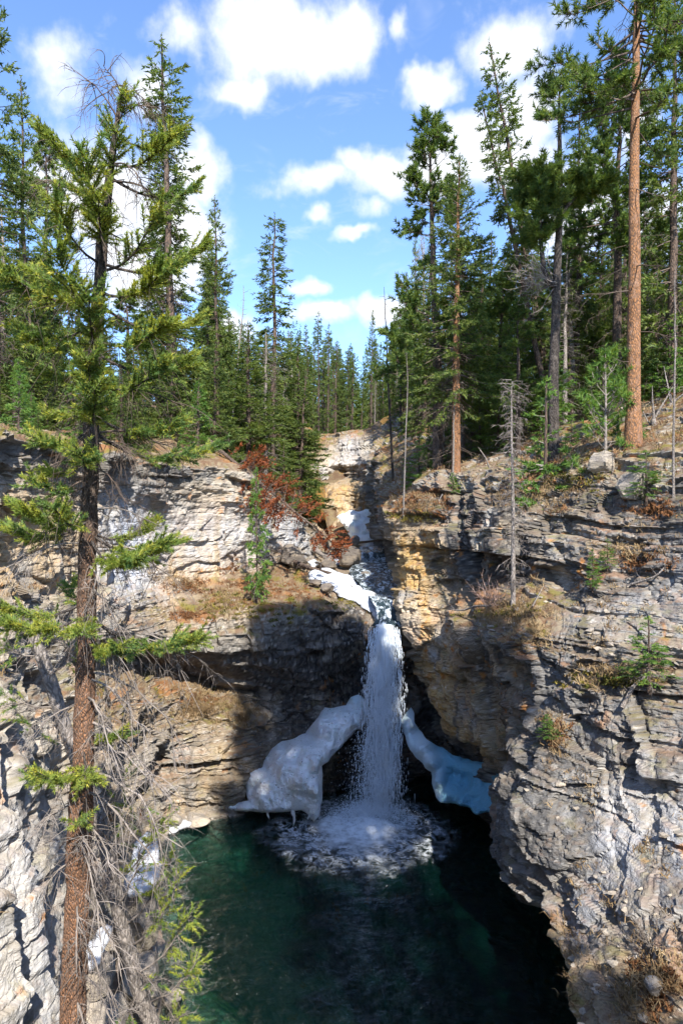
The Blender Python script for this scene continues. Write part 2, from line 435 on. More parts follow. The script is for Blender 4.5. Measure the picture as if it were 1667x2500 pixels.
def mineral(G, n, ch, lay, seed, grey=0.):
    """limestone colours: cream and tan beds, grey weathering, ochre seep stains, dark algae streaks, dark patches with cave and overhang shade painted in, soil and moss on ledges"""
    L = lambda a, b, t: a+(np.asarray(b)-a)*t[..., None]
    one = np.ones(G.shape[:2]+(3,))
    big = fbm(G*.5, 3, seed+40); mid = fbm(G*1.9, 4, seed+41, .6); fine = fbm(G*8.5, 3, seed+42, .65)
    strat = fbm(G*np.array([.8, .8, 5.0]), 4, seed+43, .6); streak = fbm(G*np.array([2.6, 2.6, .25]), 4, seed+44, .62)
    c = L(one*np.array([.36, .325, .27]), (.50, .415, .29), sstep(big, -.25, .3))
    c = L(c, (.36, .355, .35), .75*sstep(mid, -.05, .35))
    mm = 1-.6*ch[..., 4]
    c = L(c, (.20, .18, .155), .65*sstep(strat, .08, .36)*mm); c = L(c, (.58, .52, .43), .45*sstep(-strat, .1, .38)*mm)
    c = c*(1.08-.40*lay*mm)[..., None]
    if grey:   # this wall weathers grey: less iron in the beds
        v = c.mean(-1, keepdims=True)*np.array([1.03, 1.0, .95])*.80; gm = (grey*sstep(fbm(G*.8, 3, seed+50), -.5, .1))[..., None]; c = c*(1-gm)+v*gm
    och = ch[..., 0]*sstep(fbm(G*1.1, 4, seed+45, .6), -.55, -.02)
    oc = L(L(one*np.array([.54, .32, .095]), (.52, .37, .17), sstep(mid, -.2, .3)), (.36, .16, .04), .7*sstep(fine, .1, .45))
    c = L(c, oc, np.clip(och, 0, 1))
    pc = L(one*np.array([.42, .45, .52]), (.60, .60, .60), sstep(fine+mid*.5, -.2, .3))
    c = L(c, pc, ch[..., 2]*sstep(streak, -.55, -.05))
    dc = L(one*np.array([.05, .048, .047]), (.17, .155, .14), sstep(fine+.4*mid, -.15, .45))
    c = L(c, dc, np.minimum(1, 1.4*ch[..., 1])*sstep(fbm(G*np.array([1.4, 1.4, .7]), 5, seed+46, .62)+.25*streak, -.34, .04))  # dark stained rock, plus shade painted into cave, overhangs and undersides
    c = L(c, (.10, .09, .08), .8*sstep(streak, .16, .42)*(1-.5*ch[..., 2]))
    c = L(c, (.12, .10, .085), .5*sstep(fine, .22, .5)); c = L(c, (.66, .61, .54), .5*sstep(-fine, .25, .5))
    lich = sstep(fbm(G*4.5, 3, seed+47), .38, .5)*sstep(big, -.05, .25)
    c = L(c, (.50, .20, .035), .75*lich)
    so = sstep(n[..., 2]+.45*mid+.35*(ch[..., 3]-.3), .52, .78)*np.clip(ch[..., 3]*1.3, 0, 1)
    m1 = fbm(G*2.4, 4, seed+48, .65); m2 = fbm(G*1.0, 4, seed+49, .6)
    sc = L(one*np.array([.145, .085, .048]), (.23, .18, .11), sstep(fine, -.25, .3))
    sc = L(sc, (.15, .125, .025), sstep(m1, .12, .3)); sc = L(sc, (.25, .11, .04), .75*sstep(m2, .15, .35))
    return np.clip(L(c*.95, sc, so), .015, .8)


def wall(name, rows, nr, nc, seed, flip=False, amp=1.0, dip=(0, 0), saw=.10, grey=0.):
    ctrl = np.array([[cpt(e) for e in r] for r in rows])
    A = resample(ctrl, spans(ctrl, 0, nr, 4), 0); A = resample(A, spans(ctrl, 1, nc, 4), 1)
    G = A[..., :3].copy(); ch = np.clip(A[..., 3:], 0, 1)
    n = grid_normals(G)
    if flip: n = -n
    steep = np.sqrt(np.clip(1-n[..., 2]**2, 0, 1))
    hn = nrm(n*np.array([1, 1, .35]))
    # big bulges
    G = G+hn*(fbm(G*.42, 3, seed)*.38*amp*(.35+.65*steep))[..., None]
    u = np.cumsum(np.linalg.norm(np.diff(G.mean(0), axis=0, prepend=G.mean(0)[:1]), axis=-1))[None, :]+fbm(G*.5, 2, seed+1)*.8
    h = G[..., 2]+dip[0]*G[..., 0]+dip[1]*G[..., 1]+fbm(G*np.array([.25, .25, .25]), 2, seed+2)*.22+fbm(G*1.4, 2, seed+4)*.018
    o1, b1, g1, v1, _ = bedding(h, u, seed+10, .45, 1.7, 1.2, 4.0)
    o2, b2, g2, v2, l2 = bedding(h+.012*fbm(G*3, 2, seed+5), u*1.0+.12*fbm(G*2.2, 2, seed+6), seed+20, .07, .42, .35, 1.6)
    o3, b3, g3, v3, l3 = bedding(h+.008*fbm(G*5, 2, seed+7), u, seed+30, .03, .12, .15, .7)
    # vertical joints that break the wall into buttresses from top to bottom
    uu = u+fbm(G*np.array([.5, .5, .35]), 3, seed+16)*1.1
    bk = np.floor(uu/2.1); bf = uu/2.1-bk; tw = h2(bk, bk*0, seed+17)
    bk2 = np.floor(uu/.83+.3*fbm(G*.8, 2, seed+18)); bf2 = uu/.83-np.floor(uu/.83)
    we = sstep(bf, .80, 1.0); sf = np.where(bf < .80, bf/.80, (1-bf)/.20)
    butt = .26*(h2(bk, bk*0, seed+19)*(1-we)+h2(bk+1, bk*0, seed+19)*we)+(sf-.5)*(saw+.30*(tw*(1-we)+h2(bk+1, bk*0, seed+17)*we))+.10*h2(bk2, np.floor(h/1.3), seed+21)
    # how blocky or how smooth this stretch of wall is
    rough = (.45+.45*sstep(fbm(G*.35, 2, seed+8), -.35, .35))*(1-.7*ch[..., 4])
    d = .15*o1*.8+.26*b1+.046*o2+.085*b2+.010*o3+.016*b3
    d = d-.11*np.exp(-(g1/.03)**1.0)-.16*np.exp(-(v1/.045))-.05*np.exp(-(g2/.018))*(.4+.6*(b2 > -.2))-.06*np.exp(-(v2/.024))
    d = d*rough+butt*.9+fbm(G*2.1, 4, seed+9)*.055+np.abs(fbm(G*4.3, 3, seed+12))*-.05+fbm(G*np.array([9, 9, 14]), 3, seed+13)*.022
    # angular fracture faces at two sizes, flattened along the bedding
    wo, wr, wt, wg = worley(np.stack([G[..., 0], G[..., 1], h*1.9], -1)*.8+fbm(G*1.3, 2, seed+22)[..., None]*.25, seed+23)
    d = d+(.10*wr+.20*(wo*wt).sum(-1)-.05*np.exp(-wg/.04))*(1-.35*ch[..., 4])
    wo, wr, wt, wg = worley(np.stack([G[..., 0], G[..., 1], h*2.3], -1)*2.6+fbm(G*3.1, 2, seed+24)[..., None]*.2, seed+25)
    d = d+(.022*wr+.045*(wo*wt).sum(-1)-.018*np.exp(-wg/.05))*(1-.3*ch[..., 4])
    # broken-out pockets
    pk = fbm(G*np.array([.8, .8, 1.3]), 3, seed+14); d = d-.30*sstep(pk, .34, .46)*rough
    flat = fbm(G*np.array([2.0, 2.0, 2.0]), 4, seed+15)*.10
    G = G+hn*(d*steep*amp*(1-.45*ch[..., 2]))[..., None]+n*(flat*(1-steep))[..., None]
    nr_, nc_ = G.shape[:2]
    idx = np.arange(nr_*nc_).reshape(nr_, nc_)
    q = np.stack([idx[:-1, :-1], idx[:-1, 1:], idx[1:, 1:], idx[1:, :-1]], -1).reshape(-1, 4)
    if flip: q = q[:, ::-1]
    me = mk_mesh(name, G.reshape(-1, 3), q, M['rock'], False)
    n2 = grid_normals(G); n2 = -n2 if flip else n2
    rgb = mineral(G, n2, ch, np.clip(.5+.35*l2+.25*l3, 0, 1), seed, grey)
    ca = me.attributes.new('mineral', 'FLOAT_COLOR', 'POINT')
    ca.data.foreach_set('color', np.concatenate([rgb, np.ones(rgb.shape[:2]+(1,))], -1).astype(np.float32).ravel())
    o = ob(name, me); tag(o, kind='structure')
    return o, G, n


# left wall with the bench the stream crosses; columns run from the near left to the cave behind the falls
LW = [
    # near-left            px 0                      px 200                    px 300                  px 420                  px 600                  px 750                   lip left               lip right                cave                      cave right
    [('w', -11, 8, 11.5, 's9'), ('w', -10.5, 14, 11.6, 's9'), ('w', -10.5, 18, 11.7, 's9'), ('w', -10, 21, 11.6, 's9'), ('w', -9, 25, 11.9, 's9'), ('w', -7, 29, 12.2, 's9'), ('w', -5.5, 33, 11.8, 's9'), (815, 1325, 46), (860, 1335, 46), (925, 1338, 46), (960, 1338, 46)],
    [('w', -7.6, 7.5, 10.6, 's9'), (0, 1052, 13, 's9'), (200, 1085, 16.5, 's9'), (300, 1108, 18.6, 's8'), (420, 1128, 21, 's8'), (590, 1150, 24, 's6'), (722, 1262, 29, 's6'), (790, 1345, 34, 's5'), (870, 1352, 34), (930, 1355, 34), (960, 1360, 34)],
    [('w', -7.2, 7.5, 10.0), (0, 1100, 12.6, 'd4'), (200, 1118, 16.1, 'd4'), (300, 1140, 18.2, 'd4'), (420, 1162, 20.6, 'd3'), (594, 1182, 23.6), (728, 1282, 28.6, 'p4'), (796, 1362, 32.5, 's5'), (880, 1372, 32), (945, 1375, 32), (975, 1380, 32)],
    [('w', -7.0, 7.5, 8.3, 'o5'), (0, 1260, 12.7, 'o6m7'), (200, 1280, 16.3, 'o4m7'), (300, 1290, 18.7, 'p9m9'), (420, 1300, 21.0, 'p5o5m8'), (600, 1290, 23.8, 'p6o5m8'), (730, 1318, 28.4, 'p7m6'), (800, 1385, 29.5, 's6'), (890, 1400, 29), (950, 1405, 29), (985, 1410, 29)],
    [('w', -6.6, 7.5, 6.6, 'o5'), (0, 1420, 12.5, 'o4m5'), (200, 1420, 16.2, 'o2m5'), (300, 1408, 18.5, 'p9m8'), (415, 1430, 20.9, 'p3o6m4'), (590, 1398, 23.4, 'o5p3s6m5'), (712, 1375, 26.5, 's7'), (800, 1430, 25.6, 's7d3'), (905, 1450, 25, 'd5'), (955, 1455, 25), (1000, 1460, 25)],
    [('w', -5.5, 7.5, 5.6), (0, 1490, 11.6), (140, 1495, 14.3, 's4'), (290, 1490, 17.4, 'p2s4'), (430, 1515, 20.0, 'o3s7'), (605, 1490, 20.6, 'o3s9'), (775, 1475, 21.5, 'd5s7'), (850, 1475, 22.4, 'd7s3'), (915, 1500, 22.2, 'd6'), (965, 1505, 22.4), (1030, 1500, 23)],
    [('w', -5.2, 7.5, 5.0), (0, 1545, 11.3), (140, 1545, 14.0), (290, 1545, 16.6, 'd2'), (430, 1575, 20.0, 'd3'), (625, 1595, 20.7, 'd5'), (785, 1575, 21.3, 'd7'), (868, 1570, 21.5, 'd8'), (915, 1550, 21.5, 'd7'), (965, 1560, 21.9), (1060, 1560, 22.5)],
    [('w', -5.2, 7.5, 4.6), (0, 1600, 11.2), (170, 1600, 14.8, 'd2'), (310, 1605, 19.4, 'd3o2'), (440, 1640, 22.3, 'd5o2'), (620, 1680, 22.6, 'd6o2'), (780, 1700, 22.8, 'd7'), (868, 1660, 22.9, 'd9'), (920, 1660, 23.0, 'd9'), (985, 1660, 23.4, 'd9'), (1090, 1650, 23.6, 'd9')],  # overhang and cave shade painted in by the dark codes
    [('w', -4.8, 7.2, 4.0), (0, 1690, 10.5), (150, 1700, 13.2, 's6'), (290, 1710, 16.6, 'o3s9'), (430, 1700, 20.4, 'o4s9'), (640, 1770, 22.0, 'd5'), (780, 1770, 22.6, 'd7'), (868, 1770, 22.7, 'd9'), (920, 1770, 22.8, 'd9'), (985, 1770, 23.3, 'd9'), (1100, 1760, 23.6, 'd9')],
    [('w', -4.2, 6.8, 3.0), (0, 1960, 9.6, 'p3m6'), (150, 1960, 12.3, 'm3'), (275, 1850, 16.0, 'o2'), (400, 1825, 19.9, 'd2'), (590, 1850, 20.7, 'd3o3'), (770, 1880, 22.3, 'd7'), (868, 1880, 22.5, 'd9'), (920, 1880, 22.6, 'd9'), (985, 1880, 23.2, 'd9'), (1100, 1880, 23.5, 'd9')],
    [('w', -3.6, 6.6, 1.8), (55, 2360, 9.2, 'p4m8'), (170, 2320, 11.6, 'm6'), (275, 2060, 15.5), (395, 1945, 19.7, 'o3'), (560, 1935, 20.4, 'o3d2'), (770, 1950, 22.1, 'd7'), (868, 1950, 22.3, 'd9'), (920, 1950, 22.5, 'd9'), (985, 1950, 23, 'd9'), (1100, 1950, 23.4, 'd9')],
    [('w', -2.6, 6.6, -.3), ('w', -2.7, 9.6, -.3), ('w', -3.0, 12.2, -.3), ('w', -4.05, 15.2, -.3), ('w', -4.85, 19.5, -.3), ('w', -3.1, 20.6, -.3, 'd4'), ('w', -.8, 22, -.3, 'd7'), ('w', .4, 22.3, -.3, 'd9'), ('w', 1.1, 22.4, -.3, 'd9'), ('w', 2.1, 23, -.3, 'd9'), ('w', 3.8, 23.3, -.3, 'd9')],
    [('w', -1.2, 6.6, -2.4), ('w', -1.2, 9.6, -2.0), ('w', -1.6, 12.2, -1.3, 'o6'), ('w', -2.8, 15.2, -1.6, 'o4'), ('w', -3.7, 18.6, -2.2), ('w', -2.5, 19.6, -2.4), ('w', -.6, 21, -2.6), ('w', .4, 21.3, -2.6), ('w', 1.1, 21.4, -2.6), ('w', 2.1, 22, -2.6), ('w', 3.5, 22.3, -2.6)],
    [('w', 1, 6, -4), ('w', 1.2, 9.6, -4.2), ('w', 1.2, 12.2, -4.2), ('w', .8, 15.2, -4.4), ('w', .5, 17, -4.5), ('w', .6, 17.5, -4.5), ('w', 1, 18, -4.5), ('w', 1.4, 18, -4.5), ('w', 1.8, 18, -4.5), ('w', 2.4, 18, -4.5), ('w', 3.5, 18.3, -4.5)],
]
left_wall, GL, NL = wall('gorge_wall_left', LW, 590, 510, 3, flip=True, dip=(.055, 0), grey=.4)

# right wall; columns run from upstream, round the ochre corner, to the near right
RW = [
    #  A                     B                        C                         D                          E                         F                          G                         H                         I                         J
    [('w', 6, 50, 19, 's9'), ('w', 5, 36, 13.4, 's9'), ('w', 4.6, 28, 11.2, 's9'), ('w', 4.4, 26, 10.6, 's9'), ('w', 6.3, 25, 11.4, 's9'), ('w', 7.6, 23.5, 11.9, 's9'), ('w', 8.6, 20.5, 12.1, 's9'), ('w', 9.8, 19, 12.4, 's9'), ('w', 11.5, 16, 12.6, 's9'), ('w', 14, 11, 12.2, 's9')],
    [(918, 1050, 47, 's8'), (938, 1150, 34, 's8'), (965, 1205, 27.5, 's8'), (985, 1225, 24, 's8'), (1060, 1165, 23, 's7'), (1140, 1150, 21.6, 's5'), (1290, 1165, 19.2, 's7'), (1440, 1128, 17.6, 's6'), (1690, 1095, 15.6, 's7'), ('w', 11, 10, 10.6, 's7')],
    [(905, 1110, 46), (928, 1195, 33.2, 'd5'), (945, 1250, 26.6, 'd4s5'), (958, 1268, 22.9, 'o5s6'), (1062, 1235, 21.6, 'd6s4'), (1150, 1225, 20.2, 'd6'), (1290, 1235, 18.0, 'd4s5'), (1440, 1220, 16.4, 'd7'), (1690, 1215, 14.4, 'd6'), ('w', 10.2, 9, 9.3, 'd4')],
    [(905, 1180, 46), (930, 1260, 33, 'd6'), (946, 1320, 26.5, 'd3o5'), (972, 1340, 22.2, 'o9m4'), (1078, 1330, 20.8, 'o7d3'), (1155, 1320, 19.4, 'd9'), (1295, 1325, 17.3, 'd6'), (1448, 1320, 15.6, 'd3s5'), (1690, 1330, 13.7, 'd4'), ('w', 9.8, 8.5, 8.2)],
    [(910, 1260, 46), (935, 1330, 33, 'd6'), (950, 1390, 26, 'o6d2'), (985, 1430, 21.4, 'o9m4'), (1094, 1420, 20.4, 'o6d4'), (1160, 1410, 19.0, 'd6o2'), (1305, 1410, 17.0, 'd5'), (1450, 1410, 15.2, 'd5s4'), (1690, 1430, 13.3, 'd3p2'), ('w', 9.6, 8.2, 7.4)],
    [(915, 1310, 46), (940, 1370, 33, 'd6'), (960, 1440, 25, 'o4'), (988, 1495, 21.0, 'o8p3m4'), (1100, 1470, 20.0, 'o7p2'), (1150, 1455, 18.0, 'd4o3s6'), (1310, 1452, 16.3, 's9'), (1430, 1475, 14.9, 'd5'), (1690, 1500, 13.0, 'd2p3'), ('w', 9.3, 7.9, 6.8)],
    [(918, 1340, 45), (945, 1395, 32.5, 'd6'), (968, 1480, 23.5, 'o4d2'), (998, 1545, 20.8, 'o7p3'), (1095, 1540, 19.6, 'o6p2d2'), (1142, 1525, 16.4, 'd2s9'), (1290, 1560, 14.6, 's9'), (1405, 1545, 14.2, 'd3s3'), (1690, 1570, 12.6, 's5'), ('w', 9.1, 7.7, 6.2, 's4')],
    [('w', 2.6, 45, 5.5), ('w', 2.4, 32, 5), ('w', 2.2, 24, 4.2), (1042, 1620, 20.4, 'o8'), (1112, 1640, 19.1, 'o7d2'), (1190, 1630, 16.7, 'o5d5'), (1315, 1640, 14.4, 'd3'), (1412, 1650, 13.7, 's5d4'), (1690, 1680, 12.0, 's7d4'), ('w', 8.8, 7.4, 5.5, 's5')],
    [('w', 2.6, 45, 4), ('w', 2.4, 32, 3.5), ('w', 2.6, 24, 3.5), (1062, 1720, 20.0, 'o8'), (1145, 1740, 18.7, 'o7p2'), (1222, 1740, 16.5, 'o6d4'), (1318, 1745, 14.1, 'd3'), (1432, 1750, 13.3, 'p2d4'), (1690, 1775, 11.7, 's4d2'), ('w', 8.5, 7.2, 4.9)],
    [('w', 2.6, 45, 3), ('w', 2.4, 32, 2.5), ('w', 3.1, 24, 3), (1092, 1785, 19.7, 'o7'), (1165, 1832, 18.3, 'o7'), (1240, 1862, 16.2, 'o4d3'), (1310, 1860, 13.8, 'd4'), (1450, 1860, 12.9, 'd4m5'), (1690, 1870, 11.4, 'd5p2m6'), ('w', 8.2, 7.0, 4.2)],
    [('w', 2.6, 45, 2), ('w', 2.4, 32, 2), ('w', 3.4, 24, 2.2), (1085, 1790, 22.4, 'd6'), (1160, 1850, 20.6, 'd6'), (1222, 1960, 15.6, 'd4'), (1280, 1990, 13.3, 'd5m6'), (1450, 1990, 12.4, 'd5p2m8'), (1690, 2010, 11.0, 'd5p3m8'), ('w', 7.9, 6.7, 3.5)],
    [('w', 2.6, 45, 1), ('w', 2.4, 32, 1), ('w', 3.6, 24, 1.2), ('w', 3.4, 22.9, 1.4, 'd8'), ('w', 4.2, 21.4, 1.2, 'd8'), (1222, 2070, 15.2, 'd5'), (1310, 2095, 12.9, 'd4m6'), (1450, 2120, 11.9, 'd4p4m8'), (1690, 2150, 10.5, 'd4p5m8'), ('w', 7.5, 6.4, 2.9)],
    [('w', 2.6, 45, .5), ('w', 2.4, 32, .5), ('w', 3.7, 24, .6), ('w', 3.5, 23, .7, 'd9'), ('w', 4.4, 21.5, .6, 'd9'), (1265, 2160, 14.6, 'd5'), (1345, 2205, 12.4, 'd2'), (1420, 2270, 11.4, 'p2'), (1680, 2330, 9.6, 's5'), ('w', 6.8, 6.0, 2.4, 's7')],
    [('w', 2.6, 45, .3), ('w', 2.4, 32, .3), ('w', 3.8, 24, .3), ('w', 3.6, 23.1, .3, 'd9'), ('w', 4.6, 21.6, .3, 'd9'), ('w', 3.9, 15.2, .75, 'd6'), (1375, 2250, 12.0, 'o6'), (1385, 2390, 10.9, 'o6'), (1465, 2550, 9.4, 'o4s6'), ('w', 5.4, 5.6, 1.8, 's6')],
    [('w', 2.6, 45, -.5), ('w', 2.4, 32, -.5), ('w', 3.8, 24, -.5), ('w', 3.6, 23, -.5, 'd9'), ('w', 4.6, 21.3, -.5, 'd9'), ('w', 5.0, 16.0, .3, 'd8'), ('w', 5.0, 13.2, .6, 'd8'), ('w', 4.8, 11, .7, 'd8'), ('w', 4.4, 8.6, .7, 'd8'), ('w', 6, 6, .6, 'd8')],  # undersides coloured dark to deepen their shade
    [('w', 2.6, 45, -3), ('w', 2.4, 32, -3), ('w', 3.8, 24, -3), ('w', 3.6, 22.5, -3), ('w', 4.6, 21, -3), ('w', 5.0, 16.0, -3), ('w', 5.0, 13.2, -3), ('w', 4.8, 11, -3), ('w', 4.4, 8.6, -3), ('w', 6, 6, -3)],
]
right_wall, GR, NR = wall('gorge_wall_right', RW, 620, 500, 29, flip=True, dip=(.02, .01), saw=.30, grey=.9)

# cliff above the upper cascade
BW = [
    [('w', -7, 56, 15.6, 's9'), ('w', -3, 58, 15.6, 's9'), ('w', 0, 58, 15.6, 's9'), ('w', 3, 57, 16, 's9'), ('w', 8, 54, 17.5, 's9')],
    [(740, 1130, 50, 's9'), (800, 1075, 54, 's9'), (850, 1050, 54, 's8'), (905, 1050, 53, 's7'), (990, 1040, 49, 's9')],
    [(742, 1150, 49.5), (812, 1090, 53), (860, 1070, 52.5, 'p4'), (905, 1085, 51, 'd3'), (985, 1085, 48)],
    [(744, 1190, 49), (820, 1130, 51.5, 'p5o3'), (865, 1125, 51, 'p5o3'), (908, 1130, 50, 'd4'), (980, 1120, 47.5)],
    [(746, 1210, 48.5, 's7'), (815, 1165, 52, 'd4'), (860, 1160, 51.5, 'd4'), (905, 1165, 50, 'd5'), (975, 1160, 47.5)],
    [(748, 1230, 48, 's7'), (790, 1190, 50, 'o6'), (850, 1190, 49.5, 'o6'), (905, 1200, 49, 'o3'), (970, 1200, 47.5)],
    [(750, 1290, 47, 's7'), (790, 1248, 48.5, 'o4s4'), (850, 1243, 48.8, 'o4'), (905, 1248, 48.5), (970, 1250, 47)],
    [(750, 1345, 45, 's7'), (800, 1345, 46, 's5'), (850, 1345, 47), (905, 1345, 47), (970, 1345, 46)],
]
back_wall, GB, NB = wall('cliff_above_cascade', BW, 150, 130, 51, flip=True)

# ---- the ground behind the rims
_y = [0, 8, 13, 17, 21, 24, 29, 34, 46, 54, 60, 90, 150, 300]
_XL = [-7.6, -7.6, -6.6, -6.3, -5.3, -3.6, -2.0, -1.0, -1.2, -2, -3, -4, -4, -4]
_ZL = [10.6, 10.6, 10.6, 10.7, 10.55, 10.45, 8.9, 7.2, 8.5, 15.5, 16.5, 19, 26, 40]
_XR = [9.2, 9.5, 9.5, 6.6, 4.4, 2.2, 2.0, 2.1, 2.3, 2.4, 3, 4, 4, 4]
_ZR = [10.1, 10.1, 10.0, 10.0, 10.1, 9.3, 10.0, 10.9, 13.2, 16, 17, 19.5, 26, 40]
_ZS = [-3, -3, -3, -3, -3, -3, 2, 4, 6, 14, 15.2, 18, 25, 39]


def ground_z(x, y, detail=True):
    x = np.asarray(x, dtype=float); y = np.asarray(y, dtype=float)
    XL, ZL, XR, ZR, ZS = (np.interp(y, _y, t) for t in (_XL, _ZL, _XR, _ZR, _ZS))
    dl = XL-x; dr = x-XR
    far = sstep(y, 24, 34)*(1-sstep(y, 48, 56))
    zl = ZL+np.where(dl > 0, np.minimum(dl, 7)*(.12+.55*far)+np.maximum(dl-7, 0)*.10, 0)
    zr = ZR+np.where(dr > 0, np.minimum(dr, 7)*.36+np.maximum(dr-7, 0)*.16, 0)
    z = np.where(dl > -.0, zl, np.where(dr > 0, zr, ZS))
    inside = (dl <= 0) & (dr <= 0)
    edge = np.minimum(np.abs(dl), np.abs(dr))
    z = np.where(inside, np.maximum(ZS, np.where(np.abs(dl) < np.abs(dr), zl, zr)-edge*6), z)
    # near the rim the wall mesh carries the surface: stay below it
    near = np.where(inside, 0, 1-sstep(np.maximum(dl, dr), .6, 2.6))*(1-sstep(y, 46, 56))
    z = z-.9*near
    if detail:
        p = np.stack([x, y, z*0], -1); z = z+fbm(p*.25, 3, 71)*.7*(1-near)+fbm(p*1.3, 3, 73)*.12
    return z


def build_ground():
    xs = np.unique(np.concatenate([np.linspace(-220, -30, 40), np.linspace(-30, 30, 190), np.linspace(30, 220, 40)]))
    ys = np.unique(np.concatenate([np.linspace(3.2, 62, 170), np.linspace(62, 420, 70)]))
    X, Y = np.meshgrid(xs, ys); Z = ground_z(X, Y)
    V = np.stack([X, Y, Z], -1); r, c = X.shape; i = np.arange(r*c).reshape(r, c)
    q = np.stack([i[:-1, :-1], i[:-1, 1:], i[1:, 1:], i[1:, :-1]], -1).reshape(-1, 4)
    # leave the open gorge out of the ground sheet
    XLq = np.interp(V.reshape(-1, 3)[:, 1], _y, _XL)-.9; XRq = np.interp(V.reshape(-1, 3)[:, 1], _y, _XR)+.9
    ins = (V.reshape(-1, 3)[:, 0] > XLq) & (V.reshape(-1, 3)[:, 0] < XRq) & (V.reshape(-1, 3)[:, 1] < 47)
    keep = ~ins[q].any(1)
    tag(ob('forest_ground', mk_mesh('forest_ground', V.reshape(-1, 3), q[keep], M['soil'])), kind='structure')


build_ground()


def build_viewer_rim():
    """the forested rim the viewer stands on, below and behind the frame"""
    xs = np.linspace(-30, 40, 90); ys = np.linspace(-40, 2.0, 50); X, Y = np.meshgrid(xs, ys); p = np.stack([X, Y, X*0], -1)
    Z = 7.3+2.2*sstep(np.abs(X), 2.5, 7)+.3*fbm(p*.3, 3, 80)-7*sstep(Y, 1.2, 2.0)
    r, c = X.shape; i = np.arange(r*c).reshape(r, c); q = np.stack([i[:-1, :-1], i[:-1, 1:], i[1:, 1:], i[1:, :-1]], -1).reshape(-1, 4)
    tag(ob('viewpoint_ground', mk_mesh('viewpoint_ground', np.stack([X, Y, Z], -1).reshape(-1, 3), q, M['soil'])), kind='structure')


build_viewer_rim()


# surface lookup on the wall meshes (nearest of a coarse set of points), for placing things on ledges
def surf_pts(G, N, step=2):
    return G[::step, ::step].reshape(-1, 3), N[::step, ::step].reshape(-1, 3)


SL, SLN = surf_pts(GL, NL); SR, SRN = surf_pts(GR, NR)
SALL = np.concatenate([SL, SR]); SN = np.concatenate([SLN, SRN])
_sy = np.maximum(SALL[:, 1], .5)
SPX = np.stack([SALL[:, 0]/_sy*F+CX, CY-(SALL[:, 2]-CAM_Z)/_sy*F], -1)


from mathutils.kdtree import KDTree
_ok = np.where((SALL[:, 1] > 4) & (SPX[:, 0] > -300) & (SPX[:, 0] < 2000) & (SPX[:, 1] > 850) & (SPX[:, 1] < 2800))[0]
_kd = KDTree(len(_ok))
for _i, (_a, _b) in zip(_ok.tolist(), SPX[_ok].tolist()): _kd.insert((_a, _b, 0), _i)
_kd.balance()


def on_wall(px, py, rad=14):
    """the nearest wall point that is seen in this direction"""
    c = _kd.find_range((px, py, 0), rad) or [_kd.find((px, py, 0))]
    y0 = min(SALL[k, 1] for _, k, _ in c)+.5
    k = min((dd, k) for _, k, dd in c if SALL[k, 1] <= y0)[1]
    return SALL[k], SN[k]

